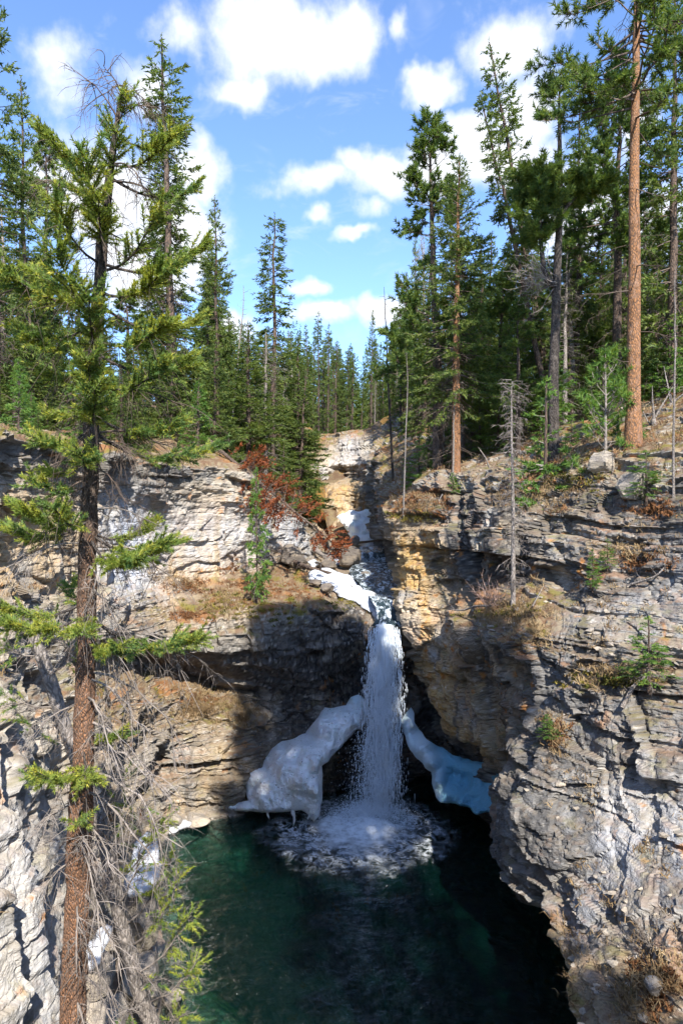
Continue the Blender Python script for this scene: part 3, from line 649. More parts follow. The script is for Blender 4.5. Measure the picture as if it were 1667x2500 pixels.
# ------------------------------------------------------------------ pool and stream
def pool_mat():
    m, nt, b, out = new_mat('pool_water')
    nt.nodes.remove(b)
    o = nd(nt, 'ShaderNodeTexCoord').outputs['Object']
    n = noise(nt, vmath(nt, 'MULTIPLY', o, (1.0, 1.7, 1)), 4.5, 4, .62, .8); n2 = noise(nt, o, 1.1, 3, .5, .4)
    bp = nd(nt, 'ShaderNodeBump', inp={'Strength': .9, 'Distance': .12}); nt.links.new(fmath(nt, 'ADD', n, fmath(nt, 'MULTIPLY', n2, 1.5)), bp.inputs['Height'])
    gl = nd(nt, 'ShaderNodeBsdfGlossy', inp={'Roughness': .06}); nt.links.new(bp.outputs[0], gl.inputs['Normal'])
    tr = nd(nt, 'ShaderNodeBsdfTransparent'); tr.inputs[0].default_value = (.80, .92, .90, 1)
    fr = nd(nt, 'ShaderNodeFresnel', inp={'IOR': 1.33}); nt.links.new(bp.outputs[0], fr.inputs['Normal'])
    # glacial silt hanging in the water
    silt = nd(nt, 'ShaderNodeBsdfDiffuse'); silt.inputs[0].default_value = (.010, .125, .098, 1)
    body = nd(nt, 'ShaderNodeMixShader', inp={0: .045}); nt.links.new(tr.outputs[0], body.inputs[1]); nt.links.new(silt.outputs[0], body.inputs[2])
    mx = nd(nt, 'ShaderNodeMixShader'); nt.links.new(fr.outputs[0], mx.inputs[0]); nt.links.new(body.outputs[0], mx.inputs[1]); nt.links.new(gl.outputs[0], mx.inputs[2])
    # white water spreading from where the falls strike
    rel = vmath(nt, 'MULTIPLY', vmath(nt, 'SUBTRACT', o, (.5, 19.4, 0)), (.34, .38, 0))
    wp = nd(nt, 'ShaderNodeTexNoise', inp={'Scale': 1.6, 'Detail': 5.0, 'Roughness': .6}); nt.links.new(o, wp.inputs['Vector'])
    relw = vmath(nt, 'ADD', rel, vmath(nt, 'MULTIPLY', vmath(nt, 'SUBTRACT', wp.outputs[1], (.5, .5, .5)), (.85, .85, 0)))
    r = vmath(nt, 'LENGTH', relw)
    wn = nd(nt, 'ShaderNodeTexNoise', inp={'Scale': 2.3, 'Detail': 6.0, 'Roughness': .62, 'Distortion': 1.6}); nt.links.new(o, wn.inputs['Vector'])
    rid = fmath(nt, 'ABSOLUTE', fmath(nt, 'MULTIPLY_ADD', wn.outputs[0], 2.0, -1.0))
    lace = smooth(nt, rid, .02, .20, 1, 0)
    f2 = noise(nt, o, 4.5, 7, .62)
    core = smooth(nt, r, .18, .66, 1, 0)
    ring = fmath(nt, 'MULTIPLY', smooth(nt, r, .52, 1.02, 1, 0), fmath(nt, 'MULTIPLY', lace, smooth(nt, f2, .30, .62, .15, 1)))
    foam = fmath(nt, 'MAXIMUM', fmath(nt, 'MULTIPLY', core, smooth(nt, f2, .25, .6, .5, 1)), fmath(nt, 'MULTIPLY', ring, .72), clamp=True)
    df = nd(nt, 'ShaderNodeBsdfDiffuse'); df.inputs[0].default_value = (.80, .85, .90, 1)
    b2 = nd(nt, 'ShaderNodeBump', inp={'Strength': .35, 'Distance': .08}); nt.links.new(f2, b2.inputs['Height']); nt.links.new(b2.outputs[0], df.inputs['Normal'])
    m2 = nd(nt, 'ShaderNodeMixShader'); nt.links.new(foam, m2.inputs[0]); nt.links.new(mx.outputs[0], m2.inputs[1]); nt.links.new(df.outputs[0], m2.inputs[2])
    nt.links.new(m2.outputs[0], out.inputs[0])
    va = nd(nt, 'ShaderNodeVolumeAbsorption', inp={'Density': 1.0}); va.inputs[0].default_value = (.06, .56, .47, 1)
    nt.links.new(va.outputs[0], out.inputs['Volume'])
    return m


def build_pool():
    xs = np.linspace(-9, 9, 150); ys = np.linspace(2, 24.5, 190)
    X, Y = np.meshgrid(xs, ys); p = np.stack([X, Y, X*0], -1)
    d = np.hypot((X-.6)*.8, Y-19.8)
    Z = fbm(p*1.6, 3, 5)*.025+fbm(p*4, 3, 6)*.10*np.exp(-(d/1.4)**2)+.10*np.exp(-(d/.7)**2)
    Z[0] = Z[-1] = 0; Z[:, 0] = Z[:, -1] = 0
    r, c = X.shape; top = np.stack([X, Y, Z], -1).reshape(-1, 3); i = np.arange(r*c).reshape(r, c)
    q = np.stack([i[:-1, :-1], i[:-1, 1:], i[1:, 1:], i[1:, :-1]], -1).reshape(-1, 4)
    n = len(top); bot = np.array([[-9, 2, -7], [9, 2, -7], [9, 24.5, -7], [-9, 24.5, -7]], dtype=float)
    V = np.concatenate([top, bot])
    me = bpy.data.meshes.new('pool_water')
    sides = [list(i[0])[::-1]+[n, n+1], list(i[:, -1])[::-1]+[n+1, n+2], list(i[-1])+[n+2, n+3], list(i[:, 0])+[n+3, n], [n+3, n+2, n+1, n]]
    me.from_pydata([tuple(v) for v in V], [], [tuple(int(k) for k in f) for f in q]+[tuple(int(k) for k in s) for s in sides])
    me.materials.append(pool_mat())
    for pl in me.polygons: pl.use_smooth = len(pl.vertices) == 4 and pl.index < len(q)
    tag(ob('pool_water', me), kind='structure')
    bx = mk_mesh('pool_bed', np.array([[-9, 1, -4.6], [9, 1, -4.6], [9, 24.6, -4.6], [-9, 24.6, -4.6]]), np.array([[0, 1, 2, 3]]), M['boulder'])
    tag(ob('pool_bed', bx), kind='structure')


build_pool()
# ------------------------------------------------------------------ trees
class Acc:
    def __init__(s): s.V = []; s.Q = []; s.T = []; s.n = 0

    def add(s, V, Q=None, T=None):
        if Q is not None and len(Q): s.Q.append(Q+s.n)
        if T is not None and len(T): s.T.append(T+s.n)
        s.V.append(V); s.n += len(V)

    def mesh(s, name, mat, sm=True):
        f = ([np.concatenate(s.Q)] if s.Q else [])+([np.concatenate(s.T)] if s.T else [])
        return mk_mesh(name, np.concatenate(s.V), f, mat, sm)


def tubes(acc, pts, rad, sides=3):
    pts = np.asarray(pts, dtype=float); rad = np.asarray(rad, dtype=float); m, k = rad.shape
    t = nrm(np.gradient(pts, axis=1)); ref = np.where(np.abs(t[:, :1, 2:3]) > .85, np.array([1., 0, 0]), np.array([0, 0, 1.]))
    a = nrm(np.cross(t, np.broadcast_to(ref, t.shape))); b = np.cross(t, a)
    an = np.arange(sides)*2*np.pi/sides
    V = pts[:, :, None]+rad[:, :, None, None]*(np.cos(an)[:, None]*a[:, :, None]+np.sin(an)[:, None]*b[:, :, None])
    i = np.arange(m*k*sides).reshape(m, k, sides); j = np.roll(i, -1, axis=2)
    q = np.stack([i[:, :-1], j[:, :-1], j[:, 1:], i[:, 1:]], -1).reshape(-1, 4)
    acc.add(V.reshape(-1, 3), q)


def needles(acc, st, di, ln, cnt, nl, nw, rng, fwd=.55, tip=True, jit=.5):
    """needle-shaped triangles around short twigs"""
    cnt = np.maximum(1, np.asarray(cnt)).astype(int); k = np.repeat(np.arange(len(st)), cnt); n = len(k)
    if not n: return
    u = rng.uniform(0, 1, n); d = di[k]
    pos = st[k]+d*(ln[k]*u)[:, None]
    r = rng.normal(size=(n, 3)); perp = nrm(r-d*(r*d).sum(1, keepdims=True))
    nd_ = nrm(d*(fwd+.5*u[:, None])+perp*(1-.35*u[:, None])+rng.normal(size=(n, 3))*.12)
    L = nl*(1-jit/2+jit*rng.uniform(size=n)); side = nrm(np.cross(nd_, rng.normal(size=(n, 3))))
    w = nw*(.7+.6*rng.uniform(size=n))
    V = np.stack([pos-side*w[:, None]/2, pos+side*w[:, None]/2, pos+nd_*L[:, None]], 1).reshape(-1, 3)
    acc.add(V, None, np.arange(n*3).reshape(-1, 3))


def curve_branches(base, az, L, el, droop, upturn, k=6, wob=.04, rng=None):
    s = np.linspace(0, 1, k)
    out = np.stack([np.cos(az), np.sin(az), az*0], -1)
    hor = (L*np.cos(el))[:, None]*s; ver = (L*np.sin(el))[:, None]*s-(L*droop)[:, None]*s**1.6+(L*upturn)[:, None]*s**3.2
    p = base[:, None]+hor[..., None]*out[:, None]+ver[..., None]*np.array([0, 0, 1.])
    if rng is not None: p = p+rng.normal(size=p.shape)*(wob*L[:, None]*s)[..., None]
    return p


def along(p, s):
    """points and tangents at parameter s (n,) on polylines p (n,k,3)"""
    k = p.shape[1]-1; x = np.clip(s, 0, .9999)*k; i = x.astype(int); f = (x-i)[:, None]; r = np.arange(len(p))
    return p[r, i]*(1-f)+p[r, i+1]*f, nrm(p[r, i+1]-p[r, i])


def trunk_pts(H, rng, k=16, wob=.012, lean=(0, 0)):
    z = np.linspace(0, 1, k); off = np.cumsum(rng.normal(size=(k, 2))*wob*H/k**.5, 0)*z[:, None]
    return np.stack([off[:, 0]+lean[0]*H*z**1.5, off[:, 1]+lean[1]*H*z**1.5, z*H-.25*(z == 0)], -1)


def conifer(seed, H=10., r0=.12, base=.12, Lmax=1.5, nb=150, e0=-22, e1=45, droop=.18, upturn=.16, twd=9., tl=.42, npm=34, nl=.10,
            nw=.028, g0=.25, dead=25, shape=.8, gaps=.0, tuft=False, mats=('bark_brown', 'needle', 'dark_twig'), wob=.012, lean=(0, 0), twist=1.0, low_dead=.0, sides=8):
    rng = np.random.RandomState(seed)
    tp = trunk_pts(H, rng, wob=wob, lean=lean); tr = Acc()
    zz = tp[:, 2]/H; rad = r0*(1-np.clip(zz, 0, 1))**.8+.012
    rad[0] *= 1.35
    tubes(tr, tp[None], rad[None], sides)
    axis = lambda z: np.stack([np.interp(z, tp[:, 2], tp[:, 0]), np.interp(z, tp[:, 2], tp[:, 1]), z], -1)
    crown = Acc(); wood = Acc()
    t = rng.uniform(0, 1, nb)**.92; t = np.sort(t)
    if gaps: t = t[(vnoise(np.stack([t*9, t*0, t*0], -1), seed) > -gaps) | (rng.uniform(size=len(t)) < .3)]
    n = len(t); z = H*(base+(1-base)*t*.995)
    prof = (1-t)**shape*np.minimum(1, .5+t/.16)
    L = Lmax*prof*(.62+.55*rng.uniform(size=n))+.07*H/10
    az = rng.uniform(0, 2*np.pi, n)
    # some sides carry longer boughs than others
    L = L*(1+.22*vnoise(np.stack([np.cos(az)*1.5, np.sin(az)*1.5, z*.7], -1), seed+5)*twist*1.6)
    el = np.radians(e0+(e1-e0)*t**1.25+rng.normal(size=n)*9)
    bp = curve_branches(axis(z), az, L, el, droop*(1-t*.7), upturn*(1-.4*t), 6, .03, rng)
    tubes(wood, bp, np.outer(.006+.013*L, np.array([1, .8, .62, .45, .3, .15])), 3)
    if not tuft:
        cnt = np.maximum(2, (L*twd*(.8+.4*rng.uniform(size=n))).astype(int)); b = np.repeat(np.arange(n), cnt)
        m = len(b); s = g0+(1-g0)*rng.uniform(size=m)**.8; p, tg = along(bp[b], s)
        lat = nrm(np.cross(tg, np.array([0, 0, 1.]))); sg = rng.choice([-1, 1], m)
        d = nrm(tg*(.55+.5*s[:, None])+lat*(sg*(1.05-.55*s))[:, None]+np.array([0, 0, 1.])*(rng.normal(size=m)*.22-.22)[:, None])
        ll = tl*(.45+.7*rng.uniform(size=m))*(1.15-.6*s)*np.clip(L[b]/Lmax*1.5+.25, .3, 1)
        needles(crown, p, d, ll, ll*npm, nl, nw, rng)
        p2, t2 = along(bp, np.full(n, .55)); tl2 = np.linalg.norm(bp[:, -1]-p2, axis=1)
        needles(crown, p2, nrm(bp[:, -1]-p2), tl2, tl2*npm, nl, nw, rng)
        pt = axis(np.array([H*.985])); needles(crown, pt, np.array([[0, 0, 1.]]), np.array([H*.03]), [14], nl*.6, nw, rng)
    else:
        cnt = np.maximum(3, (L*twd*(.7+.6*rng.uniform(size=n))).astype(int)); b = np.repeat(np.arange(n), cnt); m = len(b)
        s = g0+(1-g0)*rng.uniform(size=m)**.6; p, tg = along(bp[b], s)
        d = nrm(tg*.7+rng.normal(size=(m, 3))*.55+np.array([0, 0, .45])); ll = tl*(.4+.9*rng.uniform(size=m))
        sp = p[:, None]+d[:, None]*(ll[:, None]*np.array([0, .5, 1.]))[..., None]
        tubes(wood, sp, np.outer(np.full(m, .008), [1, .8, .5]), 3)
        needles(crown, p+d*(ll*.55)[:, None], d, ll*.6, np.full(m, npm), nl, nw, rng, fwd=.35)
    if dead:
        zd = H*(.06+(max(base, .1)+low_dead)*rng.uniform(size=dead)**.8); ad = rng.uniform(0, 2*np.pi, dead); Ld = Lmax*(.3+.55*rng.uniform(size=dead))
        dp = curve_branches(axis(zd), ad, Ld, np.radians(-8+rng.normal(size=dead)*14), np.full(dead, .22), np.full(dead, .05), 5, .06, rng)
        tubes(wood, dp, np.outer(.006+.007*Ld, [1, .75, .5, .35, .15]), 3)
        c2 = 7; b = np.repeat(np.arange(dead), c2); m = len(b); p, tg = along(dp[b], .3+.7*rng.uniform(size=m))
        d = nrm(tg*.5+rng.normal(size=(m, 3))*.6-np.array([0, 0, .3])); ll = .3*Ld[b]*(.4+.8*rng.uniform(size=m))
        sp = p[:, None]+d[:, None]*(ll[:, None]*np.array([0, .55, 1.]))[..., None]-np.array([0, 0, 1.])*(ll[:, None]*np.array([0, .1, .35]))[..., None]
        tubes(wood, sp, np.outer(np.full(m, .005), [1, .8, .4]), 3)
    return dict(H=H, trunk=tr.mesh('trunk', M[mats[0]]), crown=crown.mesh('crown', M[mats[1]], False), branches=wood.mesh('branches', M[mats[2]]))


def snag(seed, H=10., r0=.1, stubs=30, sl=.35, mats=('bark_grey', 'dead_twig'), wob=.014, lean=(0, 0), zmin=.25, fork=None):
    rng = np.random.RandomState(seed); tp = trunk_pts(H, rng, wob=wob, lean=lean); tr = Acc(); zz = np.clip(tp[:, 2]/H, 0, 1)
    rad = r0*(1-zz)**.75+.014; rad[0] *= 1.4
    tubes(tr, tp[None], rad[None], 8)
    axis = lambda z: np.stack([np.interp(z, tp[:, 2], tp[:, 0]), np.interp(z, tp[:, 2], tp[:, 1]), z], -1)
    w = Acc(); z = H*(zmin+(.98-zmin)*rng.uniform(size=stubs)); az = rng.uniform(0, 6.283, stubs); L = sl*(.2+1.1*rng.uniform(size=stubs)**1.5)*H/10
    bp = curve_branches(axis(z), az, L, np.radians(rng.normal(size=stubs)*22), np.full(stubs, .2), np.full(stubs, .1), 5, .08, rng)
    tubes(w, bp, np.outer(.008+.012*L, [1, .8, .6, .4, .2]), 3)
    return dict(H=H, trunk=tr.mesh('trunk', M[mats[0]]), branches=w.mesh('branches', M[mats[1]]))


PROTO = {}
for k in range(4):
    PROTO['spruce%d' % k] = conifer(100+k, H=10, r0=.11, base=[.06, .10, .05, .14][k], Lmax=[1.35, 1.15, 1.5, 1.2][k], nb=[230, 210, 240, 200][k], twd=12, tl=.42, npm=38, nl=.115, nw=.042,
                                    droop=[.2, .28, .16, .25][k], gaps=[.5, .35, .6, .3][k], dead=30, low_dead=.1, shape=[.75, .7, .85, .65][k])
for k in range(2):
    PROTO['spire%d' % k] = conifer(120+k, H=10, r0=.085, base=[.16, .30][k], Lmax=[.62, .55][k], nb=[260, 210][k], twd=18, tl=.28, npm=44, nl=.09, nw=.034, droop=.35, upturn=.2, e0=-30, e1=20, dead=50, low_dead=.25,
                                   shape=.42, gaps=.35, mats=('bark_brown', 'needle', 'dark_twig'))
for k in range(3):
    PROTO['pine%d' % k] = conifer(140+k, H=12, r0=.17, base=[.42, .30, .5][k], Lmax=[1.7, 1.5, 1.9][k], nb=[110, 140, 95][k], twd=12, tl=.34, npm=34, nl=.15, nw=.036, droop=.05, upturn=.22, e0=-14, e1=45, dead=34, low_dead=.05,
                                  shape=.55, tuft=True, g0=.38, gaps=.4, mats=('bark_brown', 'needle_pine', 'dark_twig'))
for k in range(2):
    PROTO['young%d' % k] = conifer(160+k, H=3, r0=.03, base=.10, Lmax=[.62, .75][k], nb=[110, 95][k], twd=18, tl=.24, npm=80, nl=.065, nw=.026, droop=.1, upturn=.14, dead=14, low_dead=.1, shape=.8, gaps=.5,
                                   mats=('bark_brown', 'needle_young', 'dead_twig'))
PROTO['highpine'] = conifer(147, H=12, r0=.14, base=.62, Lmax=1.7, nb=110, twd=12, tl=.36, npm=34, nl=.16, nw=.045, droop=.05, upturn=.22, e0=-10, e1=45, dead=6, shape=.5, tuft=True, g0=.3, mats=('bark_brown', 'needle_pine', 'dark_twig'))
PROTO['youngpine'] = conifer(170, H=3, r0=.03, base=.18, Lmax=.75, nb=42, twd=9, tl=.2, npm=34, nl=.12, nw=.018, droop=.0, upturn=.3, e0=10, e1=55, dead=8, shape=.5, tuft=True, g0=.5, mats=('bark_grey', 'needle_young', 'dead_twig'))
for k in range(3):
    PROTO['snag%d' % k] = snag(180+k, H=10, r0=[.07, .09, .05][k], stubs=[26, 44, 16][k], sl=[.5, .7, .3][k], mats=[('bark_grey', 'dead_twig'), ('bark_dark', 'dark_twig'), ('bark_grey', 'dead_twig')][k])
for k in range(2):
    PROTO['dying%d' % k] = conifer(190+k, H=10, r0=.09, base=.1, Lmax=.95, nb=70, twd=8, tl=.3, npm=16, nl=.09, nw=.026, droop=.4, upturn=.1, e0=-30, dead=150, low_dead=.75, shape=.5, gaps=.4, mats=('bark_grey', 'needle', 'dead_twig'))


def plant(proto, x, y, z, H, name, label, cat='tree', group=None, rz=0., lean=(0, 0), fat=1.0, axis=None):
    """a tree as an Empty at its foot with trunk, branches and crown"""
    d = PROTO[proto] if isinstance(proto, str) else proto; r = empty(name, (x, y, z)); s = H/d['H']
    r.scale = (s*fat, s*fat, s)
    if axis is not None: r.rotation_euler = Vector(axis).to_track_quat('Z', 'Y').to_euler()
    else: r.rotation_euler = (lean[1], lean[0], rz)
    for part in ('trunk', 'branches', 'crown'):
        if part in d:
            c = ob(part, d[part], r)
            if part != 'trunk': c['kind'] = 'stuff'
    return tag(r, label, cat, group)


rngT = random.Random(11)


def tree_at(proto, px, Y, top, name, label, group=None, rz=None, lean=(0, 0), fat=1.0, sink=.15, cat='tree'):
    x = (px-CX)/F*Y; z = float(ground_z(np.array([x]), np.array([Y]))[0])-sink
    H = CAM_Z+(CY-top)/F*Y-z
    return plant(proto, x, Y, z, max(H, .6), name, label, cat, group, rngT.uniform(0, 6.28) if rz is None else rz, lean, fat)


# -- trees one can single out, left side
tree_at('spruce3', -8, 19, 10, 'spruce_tree', 'tall dark spruce cut by the left edge of the picture, its tip highest there', fat=.85)
tree_at('spruce1', 62, 23, 205, 'spruce_tree', 'slim spruce just right of the tallest spruce on the left edge', fat=.8)
tree_at('pine1', 112, 26, 330, 'pine_tree', 'yellow-green bushy tree between the left edge spruces and the crooked near spruce', fat=.8)
tree_at('spire0', 432, 27, 100, 'spruce_tree', 'very tall thin ragged spruce standing alone behind the crooked near spruce', rz=1.0, lean=(-.03, 0), fat=1.25)
tree_at('spire1', 415, 27.6, 270, 'spruce_tree', 'shorter thin spruce close beside the very tall ragged one', fat=1.1)
tree_at('spruce1', 532, 31, 490, 'spruce_tree', 'dark pointed spruce with full boughs right of the tall ragged spruce', fat=.82)
tree_at('spire1', 512, 33, 590, 'spruce_tree', 'thin half bare spruce tucked against the dark pointed spruce', fat=1.0)
tree_at('spire1', 668, 37, 528, 'spruce_tree', 'tall lone thin spruce rising above the middle forest, open sky round its top', rz=2.0, fat=1.25)
tree_at('snag0', 553, 30, 668, 'dead_tree', 'bare grey dead trunk leaning right beside the dark pointed spruce', lean=(.155, 0), fat=.8)
tree_at('spire0', 778, 60, 760, 'spruce_tree', 'slender spruce with the taller tip of two above the middle forest', fat=.9)
tree_at('spire0', 800, 62, 790, 'spruce_tree', 'slender spruce, right and lower tip of two above the middle forest', fat=.9)
tree_at('spruce1', 906, 66, 758, 'spruce_tree', 'narrow dark spire over the end of the stream, left of the bare black trunk', fat=.62)
# -- right side
tree_at('snag1', 962, 31, 705, 'dead_tree', 'blackened bare thin trunk leaning left over the stream', lean=(-.055, 0), fat=.62)
tree_at('pine0', 978, 42, 765, 'pine_tree', 'small airy pine with open crown beside the blackened trunk', fat=.8)
tree_at('snag2', 1004, 38, 745, 'dead_tree', 'thin straight grey pole of a dead tree behind the airy pine', fat=.6)
tree_at('pine1', 1068, 24.5, 305, 'pine_tree', 'broad pine with a dense rounded crown on the near edge of the right wood', rz=.6, fat=1.0)
tree_at('spire0', 1362, 25, 78, 'spruce_tree', 'tall spruce leaning left with a sharp tip above the right wood', lean=(-.17, 0), fat=1.0, rz=0)
tree_at('spire1', 1360, 24.4, 215, 'spruce_tree', 'lower companion spruce leaning left beside the tall leaning one', lean=(-.225, 0), fat=1.0, rz=0)
tree_at('pine0', 1505, 24, 165, 'pine_tree', 'dark tall pine close behind the big orange trunk', fat=1.0)
tree_at('spruce3', 1640, 22.5, -40, 'spruce_tree', 'tall spruce with hanging boughs at the upper right corner', fat=1.0)
tree_at('spire1', 1407, 27, 240, 'spruce_tree', 'thin pale spruce between the forked dead trunk and the big orange trunk', fat=1.1)


# the big orange-barked pine
def big_pine():
    Y = 17.0; x = (1545-CX)/F*Y; z = float(ground_z(np.array([x]), np.array([Y]))[0])-.1
    z = max(z, P(1545, 1075, Y)[2]-.1)
    d = conifer(301, H=15.5, r0=.172, base=.50, Lmax=2.3, nb=110, twd=13, tl=.34, npm=32, nl=.14, nw=.028, droop=.12, upturn=.2, e0=-20, e1=40, dead=26, low_dead=.25, shape=.4, tuft=True, g0=.42,
                mats=('bark_orange', 'needle_pine', 'dark_twig'), wob=.006, lean=(.008, 0), sides=14)
    r = plant(d, x, Y, z, 15.5, 'pine_tree', 'big pine with thick orange-brown trunk on the right rim', 'tree')
    return r


big_pine()


# dark forked dead trunk right of the leaning spruces
def forked():
    Y = 19.5; x = (1350-CX)/F*Y; z = float(ground_z(np.array([x]), np.array([Y]))[0])-.1
    tr = Acc(); sc = Y/F
    pts = np.array([[x+(a-1350)*sc, Y+b, CAM_Z+(CY-c)*sc] for a, b, c in [(1352, 0, 1020), (1350, 0, 920), (1356, .02, 800), (1358, 0, 690), (1364, 0, 560), (1366, 0, 430), (1366, .03, 330), (1364, 0, 250), (1367, 0, 180)]])
    pts[0, 2] = min(pts[0, 2], z)
    tubes(tr, pts[None], np.array([[.17, .145, .13, .12, .095, .075, .055, .035, .012]]), 9)
    fk = np.array([[x+(a-1350)*sc, Y+b, CAM_Z+(CY-c)*sc] for a, b, c in [(1356, 0, 700), (1335, -.1, 690), (1322, -.15, 660), (1318, -.1, 600), (1312, -.1, 500), (1300, -.1, 430)]])
    tubes(tr, fk[None], np.array([[.09, .085, .075, .06, .045, .02]]), 7)
    f2 = np.array([[x+(a-1350)*sc, Y+b, CAM_Z+(CY-c)*sc] for a, b, c in [(1362, 0, 545), (1385, .1, 500), (1420, .2, 465), (1470, .3, 440)]])
    tubes(tr, f2[None], np.array([[.075, .06, .045, .02]]), 7)
    rng = np.random.RandomState(5); w = Acc(); crown = Acc()
    n = 26; zz = rng.uniform(200, 620, n); b = np.stack([x+(np.interp(zz, [180, 690], [1366, 1360])-1350)*sc, np.full(n, Y), CAM_Z+(CY-zz)*sc], -1)
    L = .15+.35*rng.uniform(size=n)**2; bp = curve_branches(b, rng.uniform(0, 6.28, n), L, rng.normal(size=n)*.4, L*0, L*0+.1, 4, .1, rng)
    tubes(w, bp, np.outer(np.full(n, .014), [1, .8, .5, .2]), 3)
    # living boughs on the forks
    for fp, m, sp in ((fk[3:], 70, .95), (f2[1:], 60, .7), (fk[4:], 50, .8)):
        s = rng.uniform(size=m); p, tg = along(np.repeat(fp[None], m, 0), s); L = sp*(.3+.7*rng.uniform(size=m)); az = rng.uniform(0, 6.28, m)
        bp = curve_branches(p, az, L, np.radians(10+rng.normal(size=m)*20), L*0+.1, L*0+.3, 5, .05, rng); tubes(w, bp, np.outer(.008+.01*L, [1, .8, .6, .4, .2]), 3)
        k = np.repeat(np.arange(m), 9); q, t2 = along(bp[k], .35+.65*rng.uniform(size=len(k))); d = nrm(t2*.7+rng.normal(size=q.shape)*.5+np.array([0, 0, .4]))
        needles(crown, q, d, np.full(len(k), .22), np.full(len(k), 36), .14, .028, rng, fwd=.35)
    # pale bare fan of twigs
    m = 34; p = np.repeat(fk[1][None], m, 0); L = .5+.9*rng.uniform(size=m); az = np.pi+rng.normal(size=m)*.6
    bp = curve_branches(p+rng.normal(size=(m, 3))*.12, az, L, np.radians(5+rng.normal(size=m)*28), L*0+.2, L*0+.25, 6, .06, rng)
    w2 = Acc(); tubes(w2, bp, np.outer(np.full(m, .014), [1, .8, .6, .45, .3, .15]), 3)
    k = np.repeat(np.arange(m), 6); q, t2 = along(bp[k], .3+.7*rng.uniform(size=len(k))); d = nrm(t2+rng.normal(size=q.shape)*.6); ll = .15+.25*rng.uniform(size=len(k))
    tubes(w2, q[:, None]+d[:, None]*(ll[:, None]*np.array([0, .5, 1]))[..., None], np.outer(np.full(len(k), .008), [1, .7, .3]), 3)
    o0 = np.array([x, Y, z])
    for a in (tr, w, w2, crown): a.V = [v-o0 for v in a.V]
    r = empty('pine_tree', tuple(o0)); ob('trunk', tr.mesh('trunk', M['bark_dark']), r); tag(ob('branches', w.mesh('branches', M['bark_dark']), r), kind='stuff')
    tag(ob('dead_branches', w2.mesh('dead_branches', M['dead_twig']), r), kind='stuff'); ob('crown', crown.mesh('crown', M['needle_pine'], False), r)
    tag(r, 'forked dark-barked pine with a long dead bare top and green side limbs', 'tree')


forked()
# a thin grey pole at the right edge, standing in front of the wood
p, _n = on_wall(1640, 1215); plant('snag2', p[0], p[1]-.05, p[2]-.1, CAM_Z+(CY-640)/F*p[1]-p[2], 'dead_tree', 'thin grey bare pole on the rock shoulder at the right edge', 'tree', None, .4, fat=.9)
p, _n = on_wall(988, 1248); plant('snag2', p[0], p[1], p[2]-.1, CAM_Z+(CY-855)/F*p[1]-p[2], 'dead_tree', 'slim grey bare pole on the cliff edge above the ochre corner', 'tree', None, 2.4, (-.045, 0), fat=.85)
tree_at('snag2', 1104, 21.9, 960, 'dead_tree', 'short silver dead stem against the reddish trunk on the right rim', fat=1.6)


def red_trunk_tree():
    Y = 22.5; x = (1113-CX)/F*Y; z = float(ground_z(np.array([x]), np.array([Y]))[0])-.1; z = min(z, P(0, 1140, Y)[2])
    H = CAM_Z+(CY-380)/F*Y-z
    d = conifer(305, H=H, r0=.16, base=.30, Lmax=1.7, nb=210, twd=12, tl=.44, npm=36, nl=.11, nw=.036, droop=.2, upturn=.18, dead=60, low_dead=.1, shape=.6, gaps=.4, mats=('bark_orange', 'needle', 'dark_twig'), wob=.008, sides=10)
    plant(d, x, Y, z, H, 'spruce_tree', 'spruce with long bare reddish lower trunk at the corner of the right rim', 'tree')


red_trunk_tree()

# -- the woods: individuals that nothing much tells apart share their wood's label
SKY_X = [-150, 0, 60, 110, 160, 250, 340, 400, 470, 520, 560, 640, 700, 760, 800, 860, 920, 960, 1000, 1040, 1100, 1160, 1220, 1300, 1400, 1480, 1600, 1700, 1900]
SKY_Y = [100, 290, 420, 480, 540, 590, 600, 570, 570, 600, 750, 790, 770, 770, 800, 820, 830, 790, 600, 480, 450, 500, 520, 490, 420, 390, 370, 360, 300]
KINDS = ['spruce0', 'spruce1', 'spruce2', 'spruce3', 'spruce0', 'spruce2', 'pine1', 'dying0', 'dying1', 'spire0']


